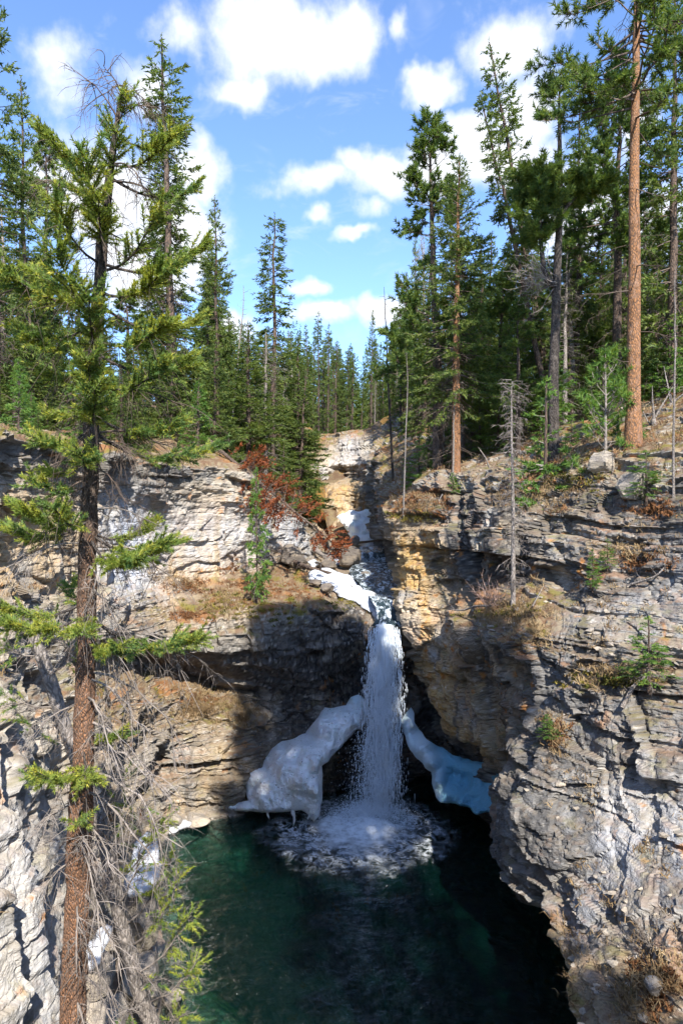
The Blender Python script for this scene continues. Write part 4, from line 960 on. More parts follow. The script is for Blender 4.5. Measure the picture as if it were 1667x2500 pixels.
def wood(n, x0, x1, ya, yb, drop, label, group, seed, fat=(.95, 1.35), kinds=KINDS, mind=.9):
    r = random.Random(seed); done = []; tries = 0
    while len(done) < n and tries < n*40:
        tries += 1
        px = r.uniform(x0, x1); Y = ya+(yb-ya)*r.random()**.8; X = (px-CX)/F*Y
        if any((X-a)**2+(Y-b)**2 < (mind*(.8+Y*.012))**2 for a, b in done): continue
        XLr, XRr = float(np.interp(Y, _y, _XL)), float(np.interp(Y, _y, _XR))
        if Y < 50 and XLr-1.2 < X < XRr+1.6: continue
        if Y >= 50 and abs(X-.7) < 3.2 and Y < 54.5: continue
        top = np.interp(px, SKY_X, SKY_Y)+r.uniform(0, drop)+(r.random() < .25)*drop*.8
        done.append((X, Y)); k = r.choice(kinds); f = r.uniform(*fat)
        if k.startswith('spire'): f *= 1.25
        z = float(ground_z(np.array([X]), np.array([Y]))[0]); H = CAM_Z+(CY-top)/F*Y-z
        if H < 2.2: H = r.uniform(2.2, 4)
        H = min(H, 24)
        kl = {'pine': 'bushy pine', 'dyin': 'half-dead grey spruce', 'spir': 'very slender spruce'}.get(k[:4], ['long-boughed spruce', 'drooping narrow spruce', 'broad full spruce', 'bare-footed spruce'][int(k[-1]) % 4])
        sz = 'tall' if H > 11 else 'middling' if H > 6.5 else 'short'; wh = 'at the front of' if Y < ya+(yb-ya)*.4 else 'deep in'
        plant(k, X, Y, z-.15, H, 'pine_tree' if k.startswith('pine') else 'spruce_tree', ' '.join((sz, kl, wh, label)), 'tree', ' '.join((sz, kl, wh, group)), r.uniform(0, 6.28), (r.gauss(0, .018), r.gauss(0, .018)), f*min(1.25, max(.75, 11/H)))


wood(50, -140, 560, 18.5, 46, 260, 'the crowded wood on the left rim', 'the left wood', 1)
wood(30, 540, 800, 29, 47, 190, 'the trees on the left stream bank', 'the left bank', 2, mind=.7, kinds=KINDS[:6]+['dying0'])
wood(62, 500, 1030, 54.5, 90, 110, 'the small far wood closing the valley', 'the far wood', 3, fat=(.75, 1.05), kinds=['spruce0', 'spruce1', 'spruce2', 'spruce3', 'spire0', 'spire1', 'dying0'])
wood(100, 985, 1780, 21.5, 48, 330, 'the crowded wood on the right rim', 'the right wood', 4, mind=.8)

def far_forest():
    """the mass of trees beyond the ones one can tell apart"""
    r = np.random.RandomState(44); A = Acc(); n = 330
    Y = r.uniform(88, 190, n); px = r.uniform(380, 1150, n); X = (px-CX)/F*Y; Z = ground_z(X, Y); top = np.interp(px, SKY_X, SKY_Y); top = np.where((px < 560) | (px > 960), 800, top)+r.uniform(10, 120, n); H = np.clip(CAM_Z+(CY-top)/F*Y-Z, 6, 22)
    for x, y, z, h in zip(X, Y, Z, H):
        m = 200; t = r.uniform(size=m)**.9; a = r.uniform(0, 6.283, m); L = h*.12*(1-t)**.8*(.5+.7*r.uniform(size=m))+.1; b = np.stack([x+0*t, y+0*t, z+h*(.05+.95*t)], -1); d = np.stack([np.cos(a), np.sin(a), -.25+.5*t], -1); s = np.stack([-np.sin(a), np.cos(a), 0*a], -1)*(.10+.12*L)[:, None]
        e = b+d*L[:, None]; A.add(np.stack([b+np.array([0, 0, .25]), e-s, e+s], 1).reshape(-1, 3), None, np.arange(m*3).reshape(-1, 3))
    tag(ob('far_forest', A.mesh('far_forest', M['needle'], False)), 'far-off conifer forest merging into one green mass', 'forest', kind='stuff')


far_forest()


def understory(n, x0, x1, ya, yb, label, group, seed):
    r = random.Random(seed); k = 0
    while k < n:
        px = r.uniform(x0, x1); Y = r.uniform(ya, yb); X = (px-CX)/F*Y
        if float(np.interp(Y, _y, _XL))-.7 < X < float(np.interp(Y, _y, _XR))+1.0: continue
        k += 1; z = float(ground_z(np.array([X]), np.array([Y]))[0]); b = r.random() < .3; H = r.uniform(1.0, 3.6)
        plant(r.choice(['young0', 'young1']) if b else r.choice(['spruce0', 'spruce2', 'spruce1']), X, Y, z-.08, H, 'spruce_tree', ('small bright young spruce ' if b else 'small dark spruce ')+label, 'tree', ('small bright spruces ' if b else 'small dark spruces ')+group, r.uniform(0, 6.28), fat=1.2 if b else 1.5)


understory(44, 1000, 1750, 18.5, 30, 'in the undergrowth of the right wood', 'of the right undergrowth', 6)
understory(30, -60, 560, 15, 28, 'in the undergrowth of the left wood', 'of the left undergrowth', 7)
# -- small trees on the rims and ledges
p, _n = on_wall(625, 1472); plant('young0', p[0], p[1], p[2]-.08, CAM_Z+(CY-1135)/F*p[1]-p[2], 'spruce_tree', 'thin young spruce growing on the mossy bench left of the stream', 'tree', None, .5, fat=.55)
tree_at('young1', 1332, 18.2, 925, 'spruce_tree', 'pale green young spruce on the right rim below the forked pine', fat=.9)
tree_at('youngpine', 1475, 17.2, 880, 'pine_tree', 'bright yellow-green young pine left of the big orange trunk', fat=1.0)
tree_at('young0', 45, 15.5, 905, 'spruce_tree', 'small pale spruce on the left rim near the picture edge', fat=1.0)
for px, py, top, pr, lb, ft in [(1582, 1222, 1095, 'young1', 'low wide spruce bush hanging over the upper right ledge', 1.9),
                                (1448, 1432, 1335, 'young0', 'small spruce on the ledge in the right wall, left one of two', 1.2),
                                (1492, 1385, 1310, 'young1', 'small yellowish spruce on the ledge in the right wall, right one of two', 1.4),
                                (1588, 1672, 1500, 'young1', 'larger young spruce rooted low in the right wall', 1.7),
                                (1338, 1800, 1752, 'young0', 'little green spruce tuft in a crack above the rounded bulge', 2.4),
                                (1108, 1205, 1150, 'young0', 'tiny spruce sprig on the rock left of the dead ledge tree', 1.8)]:
    p, n = on_wall(px, py); plant(pr, p[0]+n[0]*.05, p[1]+n[1]*.05, p[2]-.05, max(.5, CAM_Z+(CY-top)/F*p[1]-p[2]), 'spruce_tree', lb, 'tree', None, rngT.uniform(0, 6), fat=ft)


def dead_ledge_tree():
    p, n = on_wall(1250, 1482); H = CAM_Z+(CY-935)/F*p[1]-p[2]
    d = conifer(311, H=H, r0=.05, base=.35, Lmax=.55, nb=12, twd=2, tl=.1, npm=6, nl=.03, nw=.008, dead=230, low_dead=.62, shape=.3, mats=('bark_grey', 'needle', 'dead_twig'), wob=.006)
    for k in ('trunk', 'branches'): pass
    r = empty('dead_tree', (p[0], p[1], p[2]-.08)); ob('trunk', d['trunk'], r); tag(ob('branches', d['branches'], r), kind='stuff')
    tag(r, 'slim dead tree with wispy grey twigs on the grassy ledge of the right wall', 'tree')


dead_ledge_tree()


def fallen_red():
    a = np.array(P(520, 1085, 24.3)); b = np.array(P(838, 1352, 22.4)); ax = b-a; H = float(np.linalg.norm(ax))
    d = conifer(320, H=H, r0=.06, base=.10, Lmax=1.2, nb=150, e0=5, e1=40, droop=-.1, upturn=.05, twd=13, tl=.4, npm=40, nl=.085, nw=.034, g0=.3, dead=40, low_dead=.5, shape=.4, gaps=.25, mats=('bark_brown', 'needle_red', 'dark_twig'))
    plant(d, a[0], a[1], a[2], H, 'fallen_tree', 'rust-red dead spruce toppled over the left cliff edge towards the stream', 'tree', axis=tuple(ax))


fallen_red()
# ------------------------------------------------------------------ the crooked near spruce on the left
def twig_fan(acc, p, d, L, rng, r=.0035, k=5, sag=.35):
    """drooping thin dead twigs starting at p (n,3) in direction d"""
    s = np.linspace(0, 1, k); n = len(p)
    bend = rng.normal(size=(n, 3))*.18
    q = p[:, None]+d[:, None]*(L[:, None]*s)[..., None]+bend[:, None]*(L[:, None]*s**2)[..., None]-np.array([0, 0, 1.])*(L[:, None]*sag*s**2)[..., None]
    tubes(acc, q, np.outer(r*(.7+.6*rng.uniform(size=n)), np.linspace(1, .25, k)), 3)
    return q


def near_spruce():
    Y0 = 6.0; rng = np.random.RandomState(77); sc = Y0/F
    tp = [(172, 2620, 64), (178, 2500, 62), (184, 2300, 60), (192, 2050, 57), (202, 1850, 52), (207, 1650, 47), (212, 1400, 43), (217, 1200, 39), (222, 1000, 36), (233, 800, 31), (248, 600, 26), (262, 480, 21), (272, 380, 17), (284, 290, 12), (302, 195, 5)]
    tp = np.array(tp, dtype=float)
    yy = np.linspace(2620, 195, 60); xx = np.interp(yy[::-1], tp[::-1, 1], tp[::-1, 0])[::-1]; ww = np.interp(yy[::-1], tp[::-1, 1], tp[::-1, 2])[::-1]
    T = np.stack([(xx-CX)*sc+rng.normal(size=60)*.006, np.full(60, Y0)+np.cumsum(rng.normal(size=60))*.004, CAM_Z+(CY-yy)*sc], -1)
    rad = ww/2*sc*(1+rng.normal(size=60)*.035)
    foot = T[0].copy(); tr = Acc(); tubes(tr, T[None], rad[None], 22)
    # flaky bark relief
    V = tr.V[0]; c = np.repeat(T, 22, axis=0); o = nrm(V-c); tr.V[0] = V+o*(fbm(V*np.array([22, 22, 9]), 3, 9)*.012)[:, None]
    at = lambda py: np.stack([np.interp(py, yy[::-1], T[::-1, 0]), np.interp(py, yy[::-1], T[::-1, 1]), CAM_Z+(CY-py)*sc], -1)
    live = Acc(); wood = Acc(); dead = Acc(); dk = Acc()
    # living boughs: where they leave the trunk (row), where they end (column,row), depth of the tip towards/away, fullness
    B = [(300, 322, 245, -.1, .7), (330, 395, 315, .2, .8), (345, 252, 275, .2, .6), (400, 440, 380, -.3, 1.1), (430, 455, 425, .3, 1.1), (420, 118, 345, -.2, 1.2), (440, 140, 420, .3, .7), (455, 330, 400, -.5, .8),
         (500, 240, 460, -.5, .9), (520, 200, 470, .4, .9), (560, 285, 500, -.7, .8), (600, 300, 560, -.6, .9), (640, 475, 590, .2, 1.3), (660, 410, 560, -.3, .9), (640, 190, 560, -.5, .9),
         (690, 60, 650, .1, 1.2), (720, 20, 700, -.3, 1.1), (700, 110, 740, -.7, 1.1), (710, 440, 690, -.4, 1.3), (740, 450, 760, .4, .9), (780, 45, 790, .2, 1.0), (760, 230, 700, -.8, .8),
         (830, 110, 850, -.3, 1.2), (830, 425, 800, -.2, 1.3), (860, 440, 870, .3, 1.2), (850, 300, 800, -.8, 1.0), (880, 160, 800, .5, .9), (900, 90, 905, .1, 1.0), (930, 420, 915, -.3, 1.2), (940, 290, 930, -.7, 1.1),
         (990, 130, 1010, .1, .9), (1010, 430, 1035, .1, 1.2), (1020, 300, 990, -.7, 1.1), (1050, 505, 1095, .1, 1.1), (1040, 160, 1090, -.5, .9), (1110, 150, 1160, -.2, .5), (1100, 260, 1120, -.6, .6), (1180, 130, 1185, -.3, .6),
         (1270, 25, 1295, .0, 1.1), (1280, 110, 1250, -.4, 1.2), (1300, 420, 1330, -.2, 1.3), (1310, 360, 1360, -.5, 1.2), (1300, 330, 1290, .4, .9), (1270, 200, 1240, -.6, .7),
         (1470, -10, 1470, -.1, 1.2), (1500, 60, 1500, -.4, 1.0), (1480, 140, 1440, .3, .7), (1500, 470, 1570, .0, 1.2), (1540, 330, 1560, -.4, .9), (1460, 250, 1520, -.5, .6),
         (1770, 300, 1780, -.2, .5), (1810, 255, 1870, -.4, .5), (1860, 180, 1850, -.5, .6), (1850, 120, 1880, -.2, .5), (1950, 235, 1960, -.4, .3)]
    foot = T[0].copy(); r = empty('spruce_tree', tuple(foot))

    def part(name, acc, mat, parent, sm=True, stuff=False):
        if not acc.V: return None
        acc.V = [v-foot for v in acc.V]; o = ob(name, acc.mesh(name, M[mat], sm), parent)
        if stuff: o['kind'] = 'stuff'
        return o
    for a, ex, ey, dy, fu in B:
        live = Acc(); wood = Acc(); fu = fu*(.9 if a < 560 else 1.3 if a < 1100 else 1.45)
        p0 = at(a); p1 = np.array([(ex-CX)*sc, Y0+dy, CAM_Z+(CY-ey)*sc]); L = np.linalg.norm(p1-p0)
        s = np.linspace(0, 1, 7); bow = np.array([0, 0, -1.])*(.16*L*np.sin(s*np.pi))[:, None]
        bp = p0+(p1-p0)*s[:, None]+bow+rng.normal(size=(7, 3))*.012*L*s[:, None]
        tubes(wood, bp[None], (.006+.012*L)*np.linspace(1, .3, 7)[None], 5)
        n = int(36*fu*(.6+.5*L)); u = .30+.72*rng.uniform(size=n)**.75
        q, tg = along(np.repeat(bp[None], n, 0), u); lat = nrm(np.cross(tg, [0, 0, 1.])); sg = rng.choice([-1, 1], n)
        d = nrm(tg*.75+lat*(sg*(1.0-.5*u))[:, None]+np.array([0, 0, 1.])*(.28*rng.normal(size=n)+.16)[:, None])
        ln = (.10+.17*rng.uniform(size=n))*np.clip(.6+.5*L, .6, 1.1)
        tubes(wood, q[:, None]+d[:, None]*(ln[:, None]*np.array([0, .5, 1]))[..., None], np.outer(np.full(n, .0045), [1, .8, .5]), 3)
        needles(live, q, d, ln, ln*430, .040, .0085, rng, fwd=.40)
        # bare inner twigs under each bough
        m = int(11*fu); u = .1+.75*rng.uniform(size=m); q, tg = along(np.repeat(bp[None], m, 0), u)
        d = nrm(tg*.5+rng.normal(size=(m, 3))*.5-np.array([0, 0, .6])); qq = twig_fan(dk if a < 1400 else dead, q, d, .12+.28*rng.uniform(size=m), rng)
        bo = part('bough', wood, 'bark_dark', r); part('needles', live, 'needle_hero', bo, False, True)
    # dead boughs
    D = [(205, 245, 215, .1), (225, 262, 180, -.1), (250, 330, 230, .0), (262, 395, 258, .1), (240, 318, 190, .2), (285, 232, 232, -.2), (380, 210, 345, .2), (400, 370, 470, -.2), (440, 400, 490, .1), (420, 150, 400, .1), (520, 120, 470, -.2), (490, 130, 500, .3), (560, 330, 620, .2),
         (900, 110, 960, .3), (960, 420, 980, .4), (1020, 250, 1100, -.3), (1060, 440, 1110, .1), (1080, 350, 1130, -.2), (1060, 120, 1130, .2), (1140, 330, 1230, -.2), (1170, 150, 1250, -.3), (1250, 340, 1270, .2), (1340, 420, 1400, -.1), (1380, 300, 1470, -.4),
         (1330, 60, 1380, -.2), (1430, 330, 1560, -.2), (1560, 420, 1600, .1), (1570, 470, 1620, .2), (1590, 350, 1650, -.3), (1640, 430, 1790, .0), (1660, 380, 1760, -.3), (1700, 330, 1800, -.5), (1720, 90, 1790, -.2), (1760, 410, 1930, -.1),
         (1830, 400, 1880, -.3), (1880, 440, 2060, -.1), (1930, 400, 2080, -.3), (1960, 110, 2010, -.3), (2000, 330, 2070, -.5), (2050, 280, 2180, -.4), (2100, 130, 2140, -.2), (2170, 330, 2330, -.3), (2290, 300, 2380, -.3), (2360, 320, 2520, -.2), (2420, 260, 2560, -.3), (2080, 250, 2000, -.4), (2200, 240, 2290, -.5)]
    for a, ex, ey, dy in D:
        p0 = at(a); p1 = np.array([(ex-CX)*sc, Y0+dy, CAM_Z+(CY-ey)*sc]); L = np.linalg.norm(p1-p0); acc = Acc()
        s = np.linspace(0, 1, 8); bp = p0+(p1-p0)*s[:, None]+np.array([0, 0, 1.])*(.14*L*np.sin(s*np.pi))[:, None]+rng.normal(size=(8, 3))*.022*L*s[:, None]
        tubes(acc, bp[None], (.005+.010*L)*np.linspace(1, .3, 8)[None], 5)
        n = int(8+16*L); u = .12+.88*rng.uniform(size=n)**.8; q, tg = along(np.repeat(bp[None], n, 0), u)
        d = nrm(tg*.6+rng.normal(size=(n, 3))*.55-np.array([0, 0, .25])); ln = (.14+.34*rng.uniform(size=n))*np.clip(.4+L*.6, .4, 1)
        qq = twig_fan(acc, q, d, ln, rng, .0042, 6, .45)
        k = np.repeat(np.arange(n), 3); q2, t2 = along(qq[k], .3+.7*rng.uniform(size=len(k)))
        twig_fan(acc, q2, nrm(t2*.6+rng.normal(size=q2.shape)*.6), .05+.12*rng.uniform(size=len(k)), rng, .0026, 4, .5)
        part('dead_bough', acc, 'dark_twig' if a < 1250 else 'dead_twig', r)
    # short stubs and wisps all along the trunk
    n = 150; py = rng.uniform(420, 2500, n); p = at(py); az = rng.uniform(0, 6.28, n)
    d = nrm(np.stack([np.cos(az), np.sin(az), rng.normal(size=n)*.3-.15], -1))
    qq = twig_fan(dk, p, d, .12+.28*rng.uniform(size=n), rng, .004, 5, .4)
    k = np.repeat(np.arange(n), 3); q2, t2 = along(qq[k], .3+.6*rng.uniform(size=len(k))); twig_fan(dk, q2, nrm(t2+rng.normal(size=q2.shape)*.6), .06+.14*rng.uniform(size=len(k)), rng, .0026, 4, .4)
    part('trunk', tr, 'bark_hero', r); part('dead_twigs', dead, 'dead_twig', r, True, True); part('dead_twigs', dk, 'dark_twig', r, True, True)
    tag(r, 'crooked near spruce with rough orange trunk, yellow-green tufts and dead grey boughs', 'tree')


near_spruce()


def leaning_tree():
    """grey half-dead tree leaning left behind the near spruce"""
    rng = np.random.RandomState(91)
    tp = np.array([(395, 2560, 8.6, 40), (345, 2430, 8.5, 38), (310, 2300, 8.4, 36), (275, 2150, 8.3, 34), (245, 2010, 8.2, 33), (205, 1900, 8.1, 32), (165, 1790, 8.0, 31), (120, 1650, 7.9, 30), (85, 1560, 7.8, 28), (55, 1480, 7.7, 22)], dtype=float)
    T = np.array([P(a, b, c) for a, b, c, w in tp]); rad = tp[:, 3]/2/F*tp[:, 2]
    T = resample(T, [4]*9, 0, 1.0); rad = resample(rad[:, None], [4]*9, 0)[:, 0]
    foot = T[0].copy(); tr = Acc(); tubes(tr, T[None], rad[None], 14); V = tr.V[0]; tr.V[0] = V+nrm(V-np.repeat(T, 14, axis=0))*(fbm(V*20, 3, 4)*.012)[:, None]
    dead = Acc(); live = Acc()
    ends = [(.10, 480, 2350, 8.3, 1), (.16, 468, 2230, 8.4, 1), (.22, 440, 2160, 8.0, 1), (.26, 425, 2090, 8.1, 1), (.30, 360, 2050, 8.0, .6), (.34, 400, 2000, 8.2, .5), (.40, 330, 1960, 8.0, .4), (.13, 300, 2480, 7.9, .2), (.05, 440, 2480, 8.2, .6), (.20, 380, 2400, 7.8, .2),
            (.46, 300, 1890, 7.8, .3), (.58, 250, 1760, 7.9, .2), (.66, 60, 1760, 7.8, .3), (.74, 20, 1700, 7.8, .4), (.80, 180, 1560, 7.6, .3), (.86, 10, 1580, 7.6, .6), (.90, 150, 1480, 7.6, .3), (.95, 0, 1500, 7.5, .4)]
    r = empty('leaning_tree', tuple(foot))

    def part(name, acc, mat, parent, sm=True, stuff=False):
        if not acc.V: return None
        acc.V = [v-foot for v in acc.V]; o = ob(name, acc.mesh(name, M[mat], sm), parent)
        if stuff: o['kind'] = 'stuff'
        return o
    part('trunk', tr, 'bark_grey', r)
    for s0, ex, ey, Y, g in ends:
        dead = Acc(); live = Acc()
        p0, _ = along(T[None], np.array([s0])); p0 = p0[0]; p1 = np.array(P(ex, ey, Y)); L = np.linalg.norm(p1-p0); s = np.linspace(0, 1, 7)
        bp = p0+(p1-p0)*s[:, None]-np.array([0, 0, 1.])*(.12*L*np.sin(s*np.pi))[:, None]+rng.normal(size=(7, 3))*.02*L*s[:, None]
        tubes(dead, bp[None], (.006+.010*L)*np.linspace(1, .3, 7)[None], 5)
        n = int(20+14*L); u = .25+.75*rng.uniform(size=n)**.7; q, tg = along(np.repeat(bp[None], n, 0), u); d = nrm(tg*.8+rng.normal(size=(n, 3))*.55); ln = .10+.30*rng.uniform(size=n)
        qq = twig_fan(dead, q, d, ln, rng, .004, 5, .15); k = np.repeat(np.arange(n), 3); q2, t2 = along(qq[k], .3+.7*rng.uniform(size=len(k))); twig_fan(dead, q2, nrm(t2+rng.normal(size=q2.shape)*.7), .06+.10*rng.uniform(size=len(k)), rng, .0026, 3, .1)
        m = int(15*g)
        if m:
            m = int(m*1.6); u = .55+.5*rng.uniform(size=m); q, tg = along(np.repeat(bp[None], m, 0), np.clip(u, 0, 1)); d = nrm(tg*.6+rng.normal(size=(m, 3))*.5-np.array([0, 0, .35])); ln = .10+.14*rng.uniform(size=m)
            needles(live, q+d*.05, d, ln, ln*330, .05, .010, rng, fwd=.7)
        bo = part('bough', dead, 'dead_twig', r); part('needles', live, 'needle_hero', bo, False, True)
    tag(r, 'grey half-dead tree leaning left behind the trunk of the crooked near spruce', 'tree')


leaning_tree()
# ------------------------------------------------------------------ ice, snow, falling water
def dist_poly(P2, poly):
    a = poly; b = np.roll(poly, -1, 0); d = np.full(len(P2), 1e9)
    for p, q in zip(a, b):
        e = q-p; t = np.clip(((P2-p)@e)/max(e@e, 1e-9), 0, 1); d = np.minimum(d, np.linalg.norm(P2-p-t[:, None]*e, axis=1))
    return d


def inside_poly(P2, poly):
    c = np.zeros(len(P2), bool); x, y = P2[:, 0], P2[:, 1]
    for (x0, y0), (x1, y1) in zip(poly, np.roll(poly, -1, 0)):
        c ^= ((y0 > y) != (y1 > y)) & (x < (x1-x0)*(y-y0)/(y1-y0+1e-12)+x0)
    return c


def pillow(outline, inner, normal, thick, rim, step, seed, lump=.1, lf=1.2, back=.5, edge=.08):
    """a closed lumpy body over an outline: rounded front and back, real thickness everywhere"""
    O = np.array(outline, dtype=float); n = nrm(np.array(normal, dtype=float)); ref = np.array([0, 0, 1.]) if abs(n[2]) < .8 else np.array([0, 1., 0])
    u = nrm(np.cross(ref, n)); v = np.cross(n, u); c0 = O.mean(0); to2 = lambda p: np.stack([(p-c0)@u, (p-c0)@v], -1)
    # refine the outline, roughened
    pts = []
    for a, b in zip(O, np.roll(O, -1, 0)):
        k = max(1, int(np.linalg.norm(b-a)/step)); pts += [a+(b-a)*i/k for i in range(k)]
    E = np.array(pts); E = E+(u*fbm(E*2.6, 3, seed)[:, None]+v*fbm(E*2.6, 3, seed+1)[:, None])*edge
    e2 = to2(E); lo, hi = e2.min(0), e2.max(0); rng = np.random.RandomState(seed)
    gx, gy = np.meshgrid(np.arange(lo[0], hi[0], step), np.arange(lo[1], hi[1], step)); g = np.stack([gx.ravel(), gy.ravel()], -1)+rng.uniform(-.25, .25, (gx.size, 2))*step
    g = g[inside_poly(g, e2)]; dd = dist_poly(g, e2); g = g[dd > step*.45]
    al = np.concatenate([e2, g]); ne = len(e2)
    vs, ed, fs = delaunay_2d_cdt([Vector(p) for p in al], [], [list(range(ne))], 1, 1e-6)[:3]
    P2 = np.array([tuple(p) for p in vs]); f = np.array([t for t in fs if len(t) == 3])
    C = np.concatenate([O, np.array(inner, dtype=float)]) if len(inner) else O
    c2 = to2(C); ch = (C-c0)@n
    w = 1/(np.linalg.norm(P2[:, None]-c2[None], axis=2)**2.6+1e-3); h = (w*ch).sum(1)/w.sum(1)
    d = dist_poly(P2, e2); t = np.clip(d/rim, 0, 1); pr = np.sqrt(np.clip(1-(1-t)**2, 0, 1)); pr[d < 1e-4] = 0
    base = c0+P2[:, :1]*u+P2[:, 1:]*v+h[:, None]*n
    rg = 1-2*np.abs(fbm(base*lf*np.array([1, 1, .6]), 3, seed+2)); lum = fbm(base*lf*.8, 3, seed+5)*lump*.8+rg*lump*.45+fbm(base*lf*3.4, 3, seed+3)*lump*.26+fbm(base*lf*8, 2, seed+7)*lump*.09
    front = base+n*(thick*pr+lum*pr)[:, None]; bk = base-n*(thick*back*pr)[:, None]
    inn = np.where(d > 1e-4)[0]; mp = np.arange(len(base)); mp[inn] = len(base)+np.arange(len(inn))
    # orient
    fa = front[f]; nn = np.cross(fa[:, 1]-fa[:, 0], fa[:, 2]-fa[:, 0]).sum(0)
    if nn@n < 0: f = f[:, ::-1]
    V = np.concatenate([front, bk[inn]]); T = np.concatenate([f, mp[f][:, ::-1]])
    return V, T, np.concatenate([t, t[inn]])


def icicles(parent, pts, seed):
    """a fringe of icicles under an ice edge, each a part of the ice"""
    rng = np.random.RandomState(seed); o0 = np.array(parent.location)
    for px, py, Y in pts:
        a = np.array(P(px+rng.normal()*3, py-6, Y)); L = .18+.35*rng.uniform(); r = .03+.035*rng.uniform(); A = Acc(); s = np.linspace(0, 1, 6)
        tubes(A, (a-o0)[None, None]+np.stack([.03*np.sin(s*5+px), .02*np.cos(s*4), -L*s], -1)[None], (r*(1-s)**.7*(1+.25*np.sin(s*17+px))+.003)[None], 7); me = A.mesh('icicle', M['ice'])
        add_attr(me, 'blue', np.full(len(me.vertices), .5)); ob('icicle', me, parent)


def ice_body(name, outline, inner, normal, thick, rim, mat, label, cat, seed, lump, blue, step=.07, lf=1.2, parent=None, **kw):
    V, T, t = pillow([P(*p) for p in outline], [P(*p) for p in inner], normal, thick, rim, step, seed, lump, lf, **kw)
    o0 = V.mean(0); o0[2] = V[:, 2].min(); me = mk_mesh(name, V-o0, T, M[mat], False); add_attr(me, 'blue', blue(V))
    o = ob(name, me, parent, tuple(o0-(np.array(parent.location) if parent else 0)))
    return tag(o, label, cat)


ice_l = ice_body('ice_formation',
         [(905, 1712, 22.0), (872, 1698, 21.9), (855, 1702, 21.9), (845, 1722, 22), (792, 1728, 22.1), (745, 1790, 21.9), (690, 1812, 21.6), (648, 1838, 21.4), (640, 1868, 21.1), (592, 1893, 20.8), (603, 1925, 20.6), (608, 1952, 20.4), (570, 1960, 20.4), (512, 1973, 20.2), (600, 1981, 20.0),
          (700, 1985, 19.9), (738, 1978, 19.7), (757, 1992, 19.6), (768, 2006, 19.6), (783, 1990, 19.7), (787, 1920, 19.8), (786, 1868, 20.2), (815, 1845, 20.8), (850, 1800, 21.3), (892, 1768, 21.8)],
         [(800, 1790, 20.9), (740, 1860, 20.0), (770, 1868, 19.5), (705, 1880, 20.0), (735, 1900, 19.45), (660, 1930, 20.05), (640, 1945, 20.1), (770, 1930, 19.2), (745, 1955, 19.75), (840, 1760, 21.3), (690, 1955, 20.0), (720, 1840, 20.7)],
         (.15, -1, .35), .24, .35, 'ice', 'white ice apron with grey-brown specks clinging left of the falls', 'ice', 5, .30, lambda V: .35+.45*sstep(V[:, 2], 1.6, 3.6)*sstep(V[:, 1], 19.8, 21.5), step=.045, lf=2.0)
ice_r = ice_body('ice_formation',
         [(1000, 1724, 21.3), (990, 1740, 21.2), (979, 1762, 21.0), (990, 1800, 20.8), (998, 1830, 20.5), (1025, 1858, 20.2), (1054, 1884, 19.8), (1062, 1944, 19.2), (1078, 1962, 18.9), (1129, 1966, 18.4), (1165, 1990, 17.9), (1210, 1990, 17.6), (1225, 1880, 18.2), (1200, 1868, 18.8), (1129, 1850, 19.6), (1074, 1822, 20.3), (1024, 1780, 21.0), (1007, 1733, 21.3)],
         [(1000, 1775, 20.7), (1030, 1830, 20.0), (1058, 1862, 19.5), (1070, 1910, 19.1), (1110, 1890, 19.7), (1140, 1900, 19.5), (1160, 1940, 18.8), (1100, 1945, 18.9), (1180, 1900, 19.0)],
         (-.35, -1, .25), .2, .3, 'ice_blue', 'blue ice tongue hanging in the dark hollow right of the falls', 'ice', 15, .16, lambda V: sstep(V[:, 0], 1.9, 3.3), step=.055, lf=1.3)


icicles(ice_l, [(650, 1983, 19.9), (715, 1983, 19.75), (754, 1990, 19.5)], 3)


def snow_on(name, pts, label, thick=.16, seed=1, lift=.03, mat='snow', step=.12, lump=.05, cat='snow patch', rim=.25, normal=(0, -.25, 1)):
    O = [on_wall(a, b)[0]+np.array([0, 0, lift]) for a, b in pts]
    V, T, t = pillow(O, [], normal, thick, rim, step, seed, lump, 2.0, back=.9, edge=.22)
    o0 = V.mean(0); me = mk_mesh(name, V-o0, T, M[mat]); add_attr(me, 'blue', np.zeros(len(V)))
    return tag(ob(name, me, None, tuple(o0)), label, cat)


snow_on('snow_patch', [(748, 1398), (780, 1392), (838, 1402), (872, 1425), (895, 1442), (940, 1490), (918, 1505), (890, 1490), (862, 1462), (838, 1450), (800, 1430), (765, 1414)], 'long snow tongue along the left side of the stream above the falls', .07, 3, lift=.06)
snow_on('snow_patch', [(878, 1340), (905, 1338), (918, 1352), (915, 1366), (880, 1366), (872, 1352)], 'flat snow patch at the foot of the upper cascade', .1, 4, step=.2)
snow_on('snow_patch', [(762, 1368), (800, 1362), (840, 1360), (842, 1372), (800, 1382), (768, 1386)], 'thin snow strip between the driftwood and the boulders', .06, 5, step=.15)
snow_on('snow_patch', [(905, 1498), (930, 1496), (945, 1520), (952, 1548), (940, 1560), (925, 1558), (915, 1535)], 'rounded snow lump curling over the lip of the falls', .24, 6, step=.08, lump=.06)
fc = tag(empty('frozen_cascade', P(885, 1340, 45)), 'white frozen cascade in steps at the head of the stream', 'ice')
